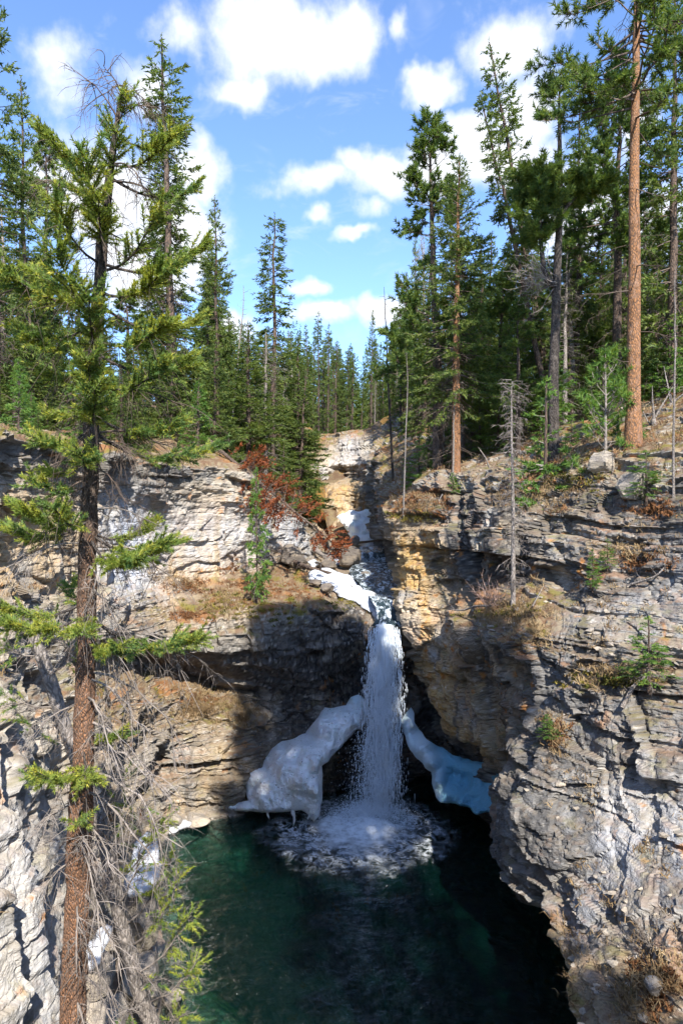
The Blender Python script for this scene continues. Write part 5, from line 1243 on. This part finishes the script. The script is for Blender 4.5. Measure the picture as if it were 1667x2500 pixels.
for k, (ol, inn) in enumerate([([(820, 1262, 46.4), (850, 1249, 46.8), (880, 1251, 47), (908, 1243, 47.2), (917, 1264, 46.6), (898, 1280, 46), (862, 1276, 46), (836, 1280, 46)], [(870, 1264, 45.9), (895, 1262, 46.1)]),
                               ([(834, 1274, 46.2), (868, 1270, 46.3), (915, 1266, 46.4), (920, 1308, 45.4), (884, 1316, 45.0), (858, 1310, 45.1), (846, 1294, 45.6)], [(868, 1292, 45.1), (900, 1296, 45.1)]),
                               ([(850, 1300, 45.6), (885, 1304, 45.5), (918, 1300, 45.7), (928, 1342, 44.4), (895, 1340, 44.2), (868, 1328, 44.6), (856, 1316, 45.0)], [(880, 1320, 44.5), (905, 1325, 44.4)])]):
    ice_body('ice_step', ol, inn, (-.1, -1, .6), .22, .3, 'ice_step', None, None, 25+k*7, .30, lambda V: V[:, 0]*0, step=.11, lf=1.6, parent=fc)


def stream_mat():
    m, nt, b, out = new_mat('stream_water')
    o = nd(nt, 'ShaderNodeTexCoord').outputs['Object']
    n = noise(nt, vmath(nt, 'MULTIPLY', o, (2.2, 1.1, 1)), 2.4, 6, .68, .8)
    c = mixc(nt, smooth(nt, n, .47, .62), (.02, .035, .042), (.55, .62, .68))
    nt.links.new(c, b.inputs['Base Color']); nt.links.new(smooth(nt, n, .5, .66, .06, .6), b.inputs['Roughness'])
    b.inputs['Specular IOR Level'].default_value = .5; bump(nt, b, n, .8, .12)
    return m


def build_stream():
    rows = [(1338, 885, 928), (1352, 888, 938), (1366, 885, 945), (1380, 875, 950), (1395, 862, 955), (1410, 866, 958), (1425, 880, 962), (1440, 893, 966), (1455, 905, 970), (1470, 915, 974), (1485, 925, 978), (1500, 930, 980), (1515, 932, 978), (1528, 925, 972), (1538, 918, 968)]
    L = []
    for py, a, b in rows:
        A, B = on_wall(a, py)[0], on_wall(b, py)[0]; Y = (A[1]+B[1])/2 if abs(A[1]-B[1]) < 3 else max(A[1], B[1])
        L.append((a, b, Y, CAM_Z+(CY-py)/F*Y))
    Ys = np.minimum.accumulate([l[2] for l in L]); G = []
    for (a, b, _, _), Y, (py, _, _) in zip(L, Ys, rows):
        z = CAM_Z+(CY-py)/F*Y+.10; xa, xb = (a-CX)/F*Y-.15, (b-CX)/F*Y+.5; G.append([[xa+(xb-xa)*t, Y, z] for t in np.linspace(0, 1, 4)])
    G = np.array(G); G = resample(resample(G, [8]*(len(rows)-1), 0, 1.0), [10]*3, 1, 1.0)
    G[..., 2] += fbm(G*np.array([2.5, 1.5, 0]), 3, 8)*.07
    r, c = G.shape[:2]; i = np.arange(r*c).reshape(r, c); q = np.stack([i[:-1, :-1], i[1:, :-1], i[1:, 1:], i[:-1, 1:]], -1).reshape(-1, 4)
    tag(ob('stream_water', mk_mesh('stream_water', G.reshape(-1, 3), q, stream_mat())), kind='structure')


build_stream()


def water_mats():
    m, nt, b, out = new_mat('falling_water')
    o = nd(nt, 'ShaderNodeTexCoord').outputs['Object']
    n = noise(nt, vmath(nt, 'MULTIPLY', o, (1, 1, .14)), 9, 6, .7, .3); n2 = noise(nt, vmath(nt, 'MULTIPLY', o, (1, 1, .5)), 22, 4, .7)
    f = fmath(nt, 'ADD', fmath(nt, 'MULTIPLY', n, .6), fmath(nt, 'MULTIPLY', n2, .4))
    b.inputs['Base Color'].default_value = (.74, .80, .86, 1); b.inputs['Roughness'].default_value = .35
    bump(nt, b, f, 1.0, .08)
    tr = nd(nt, 'ShaderNodeBsdfTransparent'); mx = nd(nt, 'ShaderNodeMixShader')
    nt.links.new(smooth(nt, fmath(nt, 'ADD', f, fmath(nt, 'MULTIPLY_ADD', attr(nt, 'edge'), .5, -.25)), .31, .50), mx.inputs[0]); nt.links.new(tr.outputs[0], mx.inputs[1]); nt.links.new(b.outputs[0], mx.inputs[2]); nt.links.new(mx.outputs[0], out.inputs[0])
    d, nt2, b2, _ = new_mat('water_droplets')
    b2.inputs['Base Color'].default_value = (.78, .84, .90, 1); b2.inputs['Roughness'].default_value = .3
    return m, d


def drops(pos, vel, size, stretch, rng):
    """small elongated tetrahedra"""
    n = len(pos); a = nrm(vel); r = rng.normal(size=(n, 3)); u = nrm(np.cross(a, r)); v = np.cross(a, u)
    s = size[:, None]; L = (size*stretch)[:, None]
    V = np.stack([pos+a*L, pos-a*L*.6+u*s, pos-a*L*.6-u*s*.5+v*s*.87, pos-a*L*.6-u*s*.5-v*s*.87], 1)
    b = np.arange(n)[:, None, None]*4; T = np.array([[0, 1, 2], [0, 2, 3], [0, 3, 1], [1, 3, 2]])[None]+b
    return V.reshape(-1, 3), T.reshape(-1, 3)


def build_falls():
    wm, dm = water_mats(); rng = np.random.RandomState(12); g = 9.8
    lip = np.array(P(938, 1530, 21.15)); z0 = lip[2]
    root = empty('waterfall', P(925, 1990, 20.3)); o0 = np.array(root.location)
    tf = math.sqrt(2*z0/g)

    def path(u, t, vy, spread):
        """u across the stream -1..1; t before 0 is still on the bed above the lip"""
        pre = np.maximum(-t, 0); t = np.maximum(t, 0)
        x = lip[0]+u*(.31+.30*(t/tf)**1.1)-.12*(t/tf)
        return np.stack([x+spread[..., 0], lip[1]-vy*t+spread[..., 1]-.05*(1-np.abs(u))+pre*2.4, z0-.5*g*t*t-.4*t+pre*.5], -1)
    # three overlapping sheets
    for k in range(3):
        uu, tt = np.meshgrid(np.linspace(-1, 1, 40)*[1, .85, .95][k], np.linspace(-.45, tf*1.0, 150)); sp = np.zeros(uu.shape+(2,))
        G = path(uu, tt, [.45, .62, .3][k], sp); G = G+np.stack([fbm(G*np.array([4, 4, 1.0]), 3, 30+k)*.12, fbm(G*np.array([5, 5, 1.6]), 3, 40+k)*.16, 0*uu], -1)
        G[..., 2] = np.maximum(G[..., 2], -.05)
        r, c = uu.shape; i = np.arange(r*c).reshape(r, c); q = np.stack([i[:-1, :-1], i[:-1, 1:], i[1:, 1:], i[1:, :-1]], -1).reshape(-1, 4)
        me = mk_mesh('water_sheet', G.reshape(-1, 3)-o0, q, wm); add_attr(me, 'edge', ((1-np.abs(uu)**1.5)*(.95-.45*np.clip(tt/tf, 0, 1))*np.clip(1+tt*1.4, .3, 1)).ravel()); ob('water_sheet', me, root)
    n = 26000; u = np.clip(rng.normal(size=n)*.5, -1.4, 1.4); t = tf*rng.uniform(.03, 1, n)**.7; sp = rng.normal(size=(n, 2))*(.02+.06*(t/tf))[:, None]
    pos = path(u, t, .30+.5*rng.uniform(size=n), sp); pos = pos+np.stack([fbm(pos*np.array([4, 4, 1.0]), 3, 30)*.16, fbm(pos*3, 2, 44)*.15, u*0], -1)
    vel = np.stack([u*.12, np.full(n, -.5), -g*t-.6], -1); cl = fbm(pos*np.array([3.2, 3.2, 1.6]), 3, 77); keep = (cl > -.12) | (rng.uniform(size=n) < .45); pos, vel, u, t = pos[keep], vel[keep], u[keep], t[keep]; n = len(pos)
    V, T = drops(pos, vel, .006+.011*rng.uniform(size=n)**2.2, np.where(rng.uniform(size=n) < .6, 5+9*rng.uniform(size=n), 1.8+1.6*rng.uniform(size=n)), rng)
    o = ob('spray', mk_mesh('spray', V-o0, T, dm, False), root); o['kind'] = 'stuff'
    # loose spray left of the column, and the splash at its foot
    n = 5200; x = lip[0]-.2-np.abs(rng.normal(size=n))*.42; z = 3.2*rng.uniform(size=n)**1.5; pos = np.stack([x+.1*z, 20.5+rng.normal(size=n)*.25, z], -1)
    V1, T1 = drops(pos, np.stack([rng.normal(size=n)*.3, rng.normal(size=n)*.3, -1+0*x], -1), .006+.012*rng.uniform(size=n)**2, 1.5+rng.uniform(size=n), rng)
    n = 9000; an = rng.uniform(0, 6.283, n); rr = np.abs(rng.normal(size=n))*.45; h = np.abs(rng.normal(size=n))*.20*np.exp(-(rr/.9)**2)
    pos = np.stack([.75+rr*np.cos(an)*1.35, 20.1+rr*np.sin(an)*.8, .02+h], -1)
    V2, T2 = drops(pos, rng.normal(size=(n, 3)), .006+.012*rng.uniform(size=n)**2, 1.4+0*h, rng)
    o = ob('splash', mk_mesh('splash', np.concatenate([V1, V2])-o0, np.concatenate([T1, T2+len(V1)]), dm, False), root); o['kind'] = 'stuff'
    tag(root, 'white waterfall dropping from the rock lip into the dark pool', 'waterfall')


build_falls()
# ------------------------------------------------------------------ boulders, driftwood, ground cover
import bmesh


def ico(sub):
    bm = bmesh.new(); bmesh.ops.create_icosphere(bm, subdivisions=sub, radius=1.0); V = np.array([v.co[:] for v in bm.verts]); Fc = np.array([[v.index for v in f.verts] for f in bm.faces]); bm.free(); return V, Fc


ICO3 = ico(3); ICO2 = ico(1)


def boulder_mesh(seed, dims, mat, square=False):
    V, Fc = ICO3; rng = np.random.RandomState(seed); W = np.sign(V)*np.abs(V)**.35 if square else V.copy()
    for k in range(11+9*(seed == 51)):                                   # cleaved faces
        d = nrm(rng.normal(size=3)); c = rng.uniform(.48, .80)+.35*square; s = W@d; W = W-np.maximum(s-c, 0)[:, None]*d*.92
    W = W*(1+.10*fbm(V*1.7, 3, seed)+.05*fbm(V*5, 3, seed+1))[:, None]
    W[:, 2] += .03*np.sign(np.sin(W[:, 2]*14+seed))
    return mk_mesh('boulder', W*np.array(dims), Fc, M[mat], False)


def boulder(px, py, w, h, label, seed, mat='boulder', depth=None, off=0):
    p, n = on_wall(px, py+h*.35); Y = p[1]-off; s = Y/F
    c = P(px, py, Y); o = ob('boulder', boulder_mesh(seed, (w/2*s*1.15, (w+h)/4*s, h/2*s*1.2), mat, seed >= 53), None, c)
    o.rotation_euler = (.06, .05, seed*1.3 if seed < 53 else .5+.1*(seed % 5))
    return tag(o, label, 'boulder')


for a in [(715, 1358, 80, 58, 'big rounded dark boulder at the foot of the left slope by the fallen tree', 3), (856, 1362, 50, 62, 'upright dark boulder beside the stream below the red branches', 5), (802, 1380, 48, 32, 'low dark boulder between driftwood and stream', 7),
          (866, 1322, 36, 28, 'grey boulder at the left foot of the frozen cascade', 9), (800, 1435, 46, 26, 'brown flat rock on the upper edge of the bench', 11), (855, 1438, 26, 16, 'small dark stone sticking out of the snow tongue', 13),
          (895, 1402, 34, 14, 'dark wet stone in the stream bed', 15), (935, 1432, 24, 14, 'wet stone in the rapids near the ochre corner', 17), (893, 1340, 18, 10, 'small stone on the snow below the frozen cascade', 19), (770, 1420, 40, 16, 'flat brown slab beside the snow tongue', 21)]:
    boulder(*a)
for px, py, Y, w, h, lb, sd in [(345, 2245, 12.5, 125, 200, 'large round boulder with a snow cap on the left shore of the pool', 31), (235, 2390, 11.2, 90, 120, 'grey block below the small snow patch, right of the near trunk', 33), (350, 2400, 11.9, 120, 120, 'pale boulder low on the left shore behind the leaning tree', 35),
                                (430, 2000, 19.4, 50, 30, 'wet rock at the waterline below the left ledges', 37), (480, 2000, 19.6, 70, 22, 'low brown slab dipping into the pool left of the ice', 39), (270, 2490, 10.6, 130, 120, 'pale boulder at the bottom between the two trunks', 41), (420, 2440, 12.6, 70, 60, 'half-sunken rock in the green shallows', 43)]:
    s = Y/F; o = ob('boulder', boulder_mesh(sd, (w/2*s*1.1, w/2*s*1.1, h/2*s*1.1), 'boulder_pale'), None, P(px, py, Y)); o.rotation_euler = (0, 0, sd*1.3); tag(o, lb, 'boulder')
for px, py, w, h, lb, sd in [(1595, 2405, 62, 50, 'pale angular rock among dry grass at the lower right corner', 51),
                             (1470, 1130, 56, 44, 'squared grey block on the right rim', 57), (1545, 1190, 90, 60, 'cracked block below the rim at the upper right', 59)]:
    boulder(px, py, w, h, lb, sd, 'boulder_pale' if sd != 61 else 'boulder', off=.05)


def cap_snow(px, py, Y, w, h, label, seed):
    s = Y/F; c = np.array(P(px, py, Y)); a = np.linspace(0, 2*np.pi, 14, endpoint=False)
    rr = 1+.28*np.sin(a*2+seed)+.16*np.sin(a*3+seed*2.1)
    O = [c+np.array([np.cos(t)*w/2*s*q, np.sin(t)*h/2*s*1.25*q, np.sin(t)*h/2*s*.75*q]) for t, q in zip(a, rr)]
    V, T, t = pillow(O, [], (0, -.5, .85), .08, .2, .05, seed, .03, 2.6, back=.8, edge=.06); o0 = V.mean(0); me = mk_mesh('snow_patch', V-o0, T, M['snow']); add_attr(me, 'blue', np.zeros(len(V)))
    tag(ob('snow_patch', me, None, tuple(o0)), label, 'snow patch')


cap_snow(352, 2115, 12.35, 105, 90, 'bright snow cap on the round boulder by the pool', 61)
cap_snow(232, 2318, 11.0, 70, 60, 'small bright snow patch just right of the near trunk', 62)
cap_snow(425, 2018, 19.3, 70, 26, 'small thin snow patch at the pool edge on the left', 63)


def log(name, pts, r, label, mat='bark_grey', branches=0, seed=1, cat='log'):
    rng = np.random.RandomState(seed); T = np.array(pts, dtype=float); k = len(T); T = resample(T, [5]*(k-1), 0, 1.0); n = len(T); a = Acc(); tubes(a, T[None], (r*np.linspace(1, .45, n)*(1+rng.normal(size=n)*.05))[None], 9)
    tubes(a, np.stack([T[[0, 0]]-[[0, 0, 0], [.001, 0, 0]]]), np.array([[r, .001]]), 9)
    o0 = T.mean(0); tr = empty(name, tuple(o0)); a.V = [v-o0 for v in a.V]; ob('stem', a.mesh('stem', M[mat]), tr)
    if branches:
        b = Acc(); q, tg = along(np.repeat(T[None], branches, 0), rng.uniform(.1, .95, branches)); L = r*(3+7*rng.uniform(size=branches)); d = nrm(tg*.4+rng.normal(size=q.shape)*.8+[0, 0, .3]); pq = q[:, None]+d[:, None]*(L[:, None]*np.linspace(0, 1, 4))[..., None]+rng.normal(size=(branches, 4, 3))*.02
        tubes(b, pq, np.outer(np.full(branches, r*.28), [1, .8, .5, .2]), 4); b.V = [v-o0 for v in b.V]; o = ob('branch_stubs', b.mesh('branch_stubs', M[mat]), tr); o['kind'] = 'stuff'
    return tag(tr, label, cat)


W = lambda px, py, up=.05, cl=.0: on_wall(px, py)[0]+np.array([0, -cl, up])
log('log', [W(690, 1372, .25), W(760, 1392, .2), W(830, 1410, .2), W(908, 1432, .15)], .10, 'long weathered log lying across the snow towards the stream', 'bark_brown', 6, 3)
log('driftwood', [W(772, 1352, .35), W(800, 1368, .25), W(825, 1362, .3), W(845, 1352, .3)], .10, 'pale bleached driftwood with a curled root beside the dark boulders', 'bark_grey', 8, 4)
log('driftwood', [W(770, 1340, .55), W(778, 1352, .4), W(800, 1370, .2), W(850, 1376, .2)], .09, 'second bleached stick lying below the curled driftwood', 'bark_grey', 4, 5)
log('log', [W(870, 1322, .3), W(912, 1333, .3)], .09, 'short tan log at the foot of the frozen cascade', 'bark_brown', 0, 6)
log('dead_branch', [W(1195, 1488, .1), W(1150, 1484, .12, .3), W(1120, 1490, .1, .5), W(1098, 1484, .1, .4)], .035, 'bleached forked branch sticking out left of the grassy ledge', 'bark_grey', 5, 7, 'branch')
log('dead_branch', [W(1298, 1482, .05), W(1318, 1440, .1, .1)], .02, 'thin bent stick on the ledge right of the dead tree', 'bark_grey', 1, 8, 'branch')
log('dead_branch', [W(1535, 1440, .1, .1), W(1585, 1415, .1, .2), W(1610, 1398, .1, .2)], .03, 'grey crooked branch lying on the upper ledge of the right wall', 'bark_grey', 6, 9, 'branch')
log('dead_branch', [W(1510, 1740, .1, .1), W(1535, 1690, .1, .2), W(1568, 1655, .1, .2)], .045, 'grey root running down from the larger young spruce', 'bark_grey', 7, 10, 'branch')
log('dead_branch', [W(1050, 1270, .1), W(1075, 1222, .2, .1)], .035, 'silver stick leaning on the dark slope above the ochre corner', 'bark_grey', 0, 11, 'branch')
for px, Y, h, lb, sd in [(1207, 21.5, 1.1, 'pale twisted stump on the right rim among undergrowth', 3), (1600, 18, .9, 'silver root plate of an overturned tree beside the big orange trunk', 4), (1640, 18.6, .8, 'second grey tangle of roots at the right edge', 5)]:
    x = (px-CX)/F*Y; z = float(ground_z(np.array([x]), np.array([Y]))[0])-.1
    log('stump', [(x+.12, Y, z), (x+.05, Y, z+h*.5), (x-.08, Y, z+h)], .15, lb, 'bark_grey', 9, sd, 'stump')


# -- bare twiggy shrub on the ledge
def twig_shrub(px, py, h, label, seed, mat='twig_pink', n=26, spread=.6):
    p, nn = on_wall(px, py); rng = np.random.RandomState(seed); a = Acc(); d = nrm(np.stack([rng.normal(size=n)*spread, rng.normal(size=n)*spread, np.ones(n)], -1)); L = h*(.6+.5*rng.uniform(size=n))
    q = twig_fan(a, np.zeros((n, 3))+rng.normal(size=(n, 3))*[.08, .08, 0], d, L, rng, .007, 6, .0); k = np.repeat(np.arange(n), 9); q2, t2 = along(q[k], .3+.7*rng.uniform(size=len(k)))
    twig_fan(a, q2, nrm(t2+rng.normal(size=q2.shape)*.5), h*(.12+.22*rng.uniform(size=len(k))), rng, .0045, 4, .0)
    r = empty('shrub', (p[0], p[1], p[2]-.03)); o = ob('twigs', a.mesh('twigs', M[mat]), r); o['kind'] = 'stuff'; st = Acc(); tubes(st, np.array([[[0, 0, -.1], [0, 0, .06], [0, 0, .12]]]), np.array([[.03, .025, .01]]), 6); ob('stem', st.mesh('stem', M['bark_grey']), r)
    tag(r, label, 'shrub')


twig_shrub(1195, 1478, .75, 'leafless pinkish shrub on the grassy ledge left of the dead tree', 3)
twig_shrub(1600, 2330, .5, 'dry twiggy shrub on the ledge at the lower right', 4, 'dead_twig')
twig_shrub(480, 1745, .5, 'tangle of dry stems on the sunlit left ledge', 5, 'grass', 40, .9)


# -- tufts of dry grass, moss cushions, litter: uncountable cover
def scatter_cover():
    rng = np.random.RandomState(21); G_ = Acc(); Mo = Acc(); Ru = Acc(); Tw = Acc(); Le = Acc()
    up = (SN[:, 2] > .45) & (SALL[:, 1] > 6) & (SALL[:, 1] < 36) & (SALL[:, 2] > .4)
    vis = (SPX[:, 0] > -60) & (SPX[:, 0] < 1730) & (SPX[:, 1] > 900) & (SPX[:, 1] < 2560)
    c = np.where(up & vis)[0]; pw = fbm(SALL[c]*.7, 3, 60); c = c[pw > -.1]

    def tuft(p, n, h, acc=G_, lean=.6):
        d = nrm(np.stack([rng.normal(size=n)*lean, rng.normal(size=n)*lean, np.abs(rng.normal(size=n))*.7+.35], -1)); L = h*(.5+.8*rng.uniform(size=n)); b = p+rng.normal(size=(n, 3))*[.06, .06, .01]; s = nrm(np.cross(d, rng.normal(size=(n, 3))))*(.005+.004*rng.uniform(size=n))[:, None]
        mid = b+d*(L*.6)[:, None]; tip = b+d*L[:, None]+np.array([0, 0, -1.])*(L*.45)[:, None]+np.stack([rng.normal(size=n), rng.normal(size=n), 0*L], -1)*(L*.2)[:, None]
        V = np.stack([b-s, b+s, mid+s*.8, mid-s*.8, tip], 1).reshape(-1, 3); k = np.arange(n)[:, None]*5; acc.add(V, k+np.array([[0, 1, 2, 3]]), k+np.array([[3, 2, 4]]))
    sel = c[rng.choice(len(c), min(len(c), 900), False)]
    for p in SALL[sel]: tuft(p, 11, .10+.12*rng.uniform())
    rim = c[(SPX[c, 1] < 1260) & (SPX[c, 0] > 880)]
    for p in SALL[rim[rng.choice(len(rim), min(len(rim), 1500), False)]]: tuft(p, 8, .08+.16*rng.uniform(), Ru if rng.uniform() < .45 else G_)
    # grassy places one sees: ledge hillock, left ledge, rim of the bench, lower right corner
    for px, py, w, h, n in [(1240, 1500, 110, 30, 120), (1300, 1560, 60, 40, 60), (480, 1710, 90, 45, 120), (600, 1760, 50, 40, 60), (440, 1420, 60, 25, 60), (540, 1475, 70, 35, 60), (1600, 2380, 80, 90, 60), (1540, 2440, 60, 60, 24), (1330, 1200, 110, 40, 90), (1540, 1350, 90, 30, 60), (1480, 1650, 90, 25, 70), (1020, 1235, 60, 35, 110), (1350, 1790, 40, 50, 40)]:
        for k in range(n):
            p, nn = on_wall(px+rng.normal()*w*.5, py+rng.normal()*h*.5, 10); tuft(p+nn*.02, 12, .10+.14*rng.uniform())
    # hanging grass below the left ledge
    for k in range(90):
        p, nn = on_wall(rng.choice([450, 520, 600, 560])+rng.normal()*22, 1735+rng.normal()*18, 10); tuft(p+nn*.03, 14, .22)
    # right hillside
    n = 2600; X = rng.uniform(3, 16, n); Yy = rng.uniform(18, 34, n); ok = (X > np.interp(Yy, _y, _XR)+.2); X, Yy = X[ok], Yy[ok]; Z = ground_z(X, Yy)
    for p in np.stack([X, Yy, Z+.0], -1)[:1500]: tuft(p, 8, .18+.2*rng.uniform(), lean=.8)
    n = 1000; X = rng.uniform(-14, -6.5, n); Yy = rng.uniform(12.5, 30, n); Z = ground_z(X, Yy)
    for p in np.stack([X, Yy, Z], -1): tuft(p, 8, .18+.15*rng.uniform())
    tag(ob('dry_grass', G_.mesh('dry_grass', M['grass'], False)), 'dry tan grass tufts on ledges and rims', 'grass', kind='stuff')
    # moss cushions and red needle litter
    V0, F0 = ICO2

    def cushion(acc, p, r, fl):
        """a springy clump of short stems"""
        n = 34; q = p+rng.normal(size=(n, 3))*np.array([r*.5, r*.5, r*.15]); dd = nrm(rng.normal(size=(n, 3))*.8+np.array([0, 0, .7])); s = nrm(np.cross(dd, rng.normal(size=(n, 3))))*(.010+.008*rng.uniform(size=n))[:, None]
        L = (.04+.06*rng.uniform(size=n))*(.6+fl); acc.add(np.stack([q-s, q+s, q+dd*L[:, None]], 1).reshape(-1, 3), None, np.arange(n*3).reshape(-1, 3))
    for px, py, w, h, n, a, fl, rr in [(540, 1480, 60, 30, 46, Mo, .4, .13), (640, 1490, 90, 30, 60, Mo, .35, .12), (600, 1440, 90, 30, 60, Ru, .25, .16), (700, 1440, 90, 30, 50, Ru, .22, .15), (468, 1430, 45, 14, 40, Ru, .6, .17), (460, 1505, 45, 10, 34, Ru, .55, .14), (490, 1710, 45, 16, 30, Ru, .5, .14), (560, 1390, 20, 20, 14, Ru, .6, .12),
                                      (1230, 1495, 80, 14, 40, Mo, .4, .12), (1020, 1225, 70, 30, 70, Ru, .5, .2), (1010, 1262, 60, 10, 40, Mo, .5, .2), (1410, 1165, 80, 25, 60, Mo, .4, .18), (1590, 1245, 70, 16, 40, Ru, .5, .14), (830, 1475, 40, 16, 20, Mo, .35, .14), (1560, 1370, 60, 16, 34, Ru, .5, .14), (1600, 2400, 60, 50, 50, Ru, .5, .08), (1500, 1660, 90, 16, 44, Mo, .4, .12), (1365, 1790, 20, 26, 20, Ru, .6, .1)]:
        for k in range(n):
            p, nn = on_wall(px+rng.normal()*w*.6, py+rng.normal()*h*.6, 10); cushion(a, p, rr*(.4+.9*rng.uniform()), fl)
    tag(ob('moss', Mo.mesh('moss', M['moss'], False)), 'olive and ochre moss cushions on the rock ledges', 'moss', kind='stuff')
    tag(ob('needle_litter', Ru.mesh('needle_litter', M['rust'], False)), 'rust-brown heath and needle litter on bench and rims', 'litter', kind='stuff')
    # low undergrowth of bare stems on the right hillside and left rim
    n = 420; X = np.concatenate([rng.uniform(2.6, 15, n), rng.uniform(-13, -6.6, 160)]); Yy = np.concatenate([rng.uniform(18, 33, n), rng.uniform(13, 26, 160)]); ok = (X > np.interp(Yy, _y, _XR)+.3) | (X < np.interp(Yy, _y, _XL)-.3); X, Yy = X[ok], Yy[ok]; P0 = np.stack([X, Yy, ground_z(X, Yy)], -1)
    k = np.repeat(np.arange(len(P0)), 12); d = nrm(rng.normal(size=(len(k), 3))*[.7, .7, .3]+[0, 0, .8]); q = twig_fan(Tw, P0[k]+rng.normal(size=(len(k), 3))*[.1, .1, 0], d, .25+.45*rng.uniform(size=len(k)), rng, .006, 4, .15)
    tag(ob('undergrowth', Tw.mesh('undergrowth', M['dark_twig'])), 'brown leafless undergrowth stems on the forest floor', 'undergrowth', kind='stuff')
    # rock chips on the ledges
    sel = c[rng.choice(len(c), 1100)]; Ch = Acc()
    for p in SALL[sel]:
        W_ = V0[:].copy(); 
        for _ in range(4):
            dd = nrm(rng.normal(size=3)); W_ = W_-np.maximum(W_@dd-.5, 0)[:, None]*dd
        Ch.add(W_*np.array([1, .8, .45])*(.03+.09*rng.uniform()**2)+p, None, F0)
    tag(ob('rock_chips', Ch.mesh('rock_chips', M['boulder_pale'], False)), 'loose pale rock chips strewn over the ledges', 'rubble', kind='stuff')


scatter_cover()

# -- trees of the same wood round the viewpoint, to the right of and behind the viewer: they shade the falls
r_ = random.Random(9)
for X, Y, H, pn in [(3.9, -1, 17.5, 1), (5.0, -.4, 17.5, 1), (6.2, -.5, 17.5, 1), (5.6, -2.2, 18.5, 1), (6.7, -2.4, 18.5, 1), (4.4, -2.4, 13, 0), (5.3, -1.6, 13.5, 0), (6.3, -.9, 11.5, 0)]:
    z = 7.1+2.2*float(sstep(np.array(abs(X)), 2.5, 7))
    if pn: plant('highpine', X, Y, z, H+9-z, 'pine_tree', 'high-crowned pine of the viewpoint rim standing outside the picture', 'tree', 'pines of the viewpoint rim', r_.uniform(0, 6), fat=.68)
    else: plant('spruce%d' % r_.randint(0, 3), X, Y, z, H+9-z, 'spruce_tree', 'spruce of the viewpoint rim standing outside the picture', 'tree', 'spruces of the viewpoint rim', r_.uniform(0, 6), fat=.75)
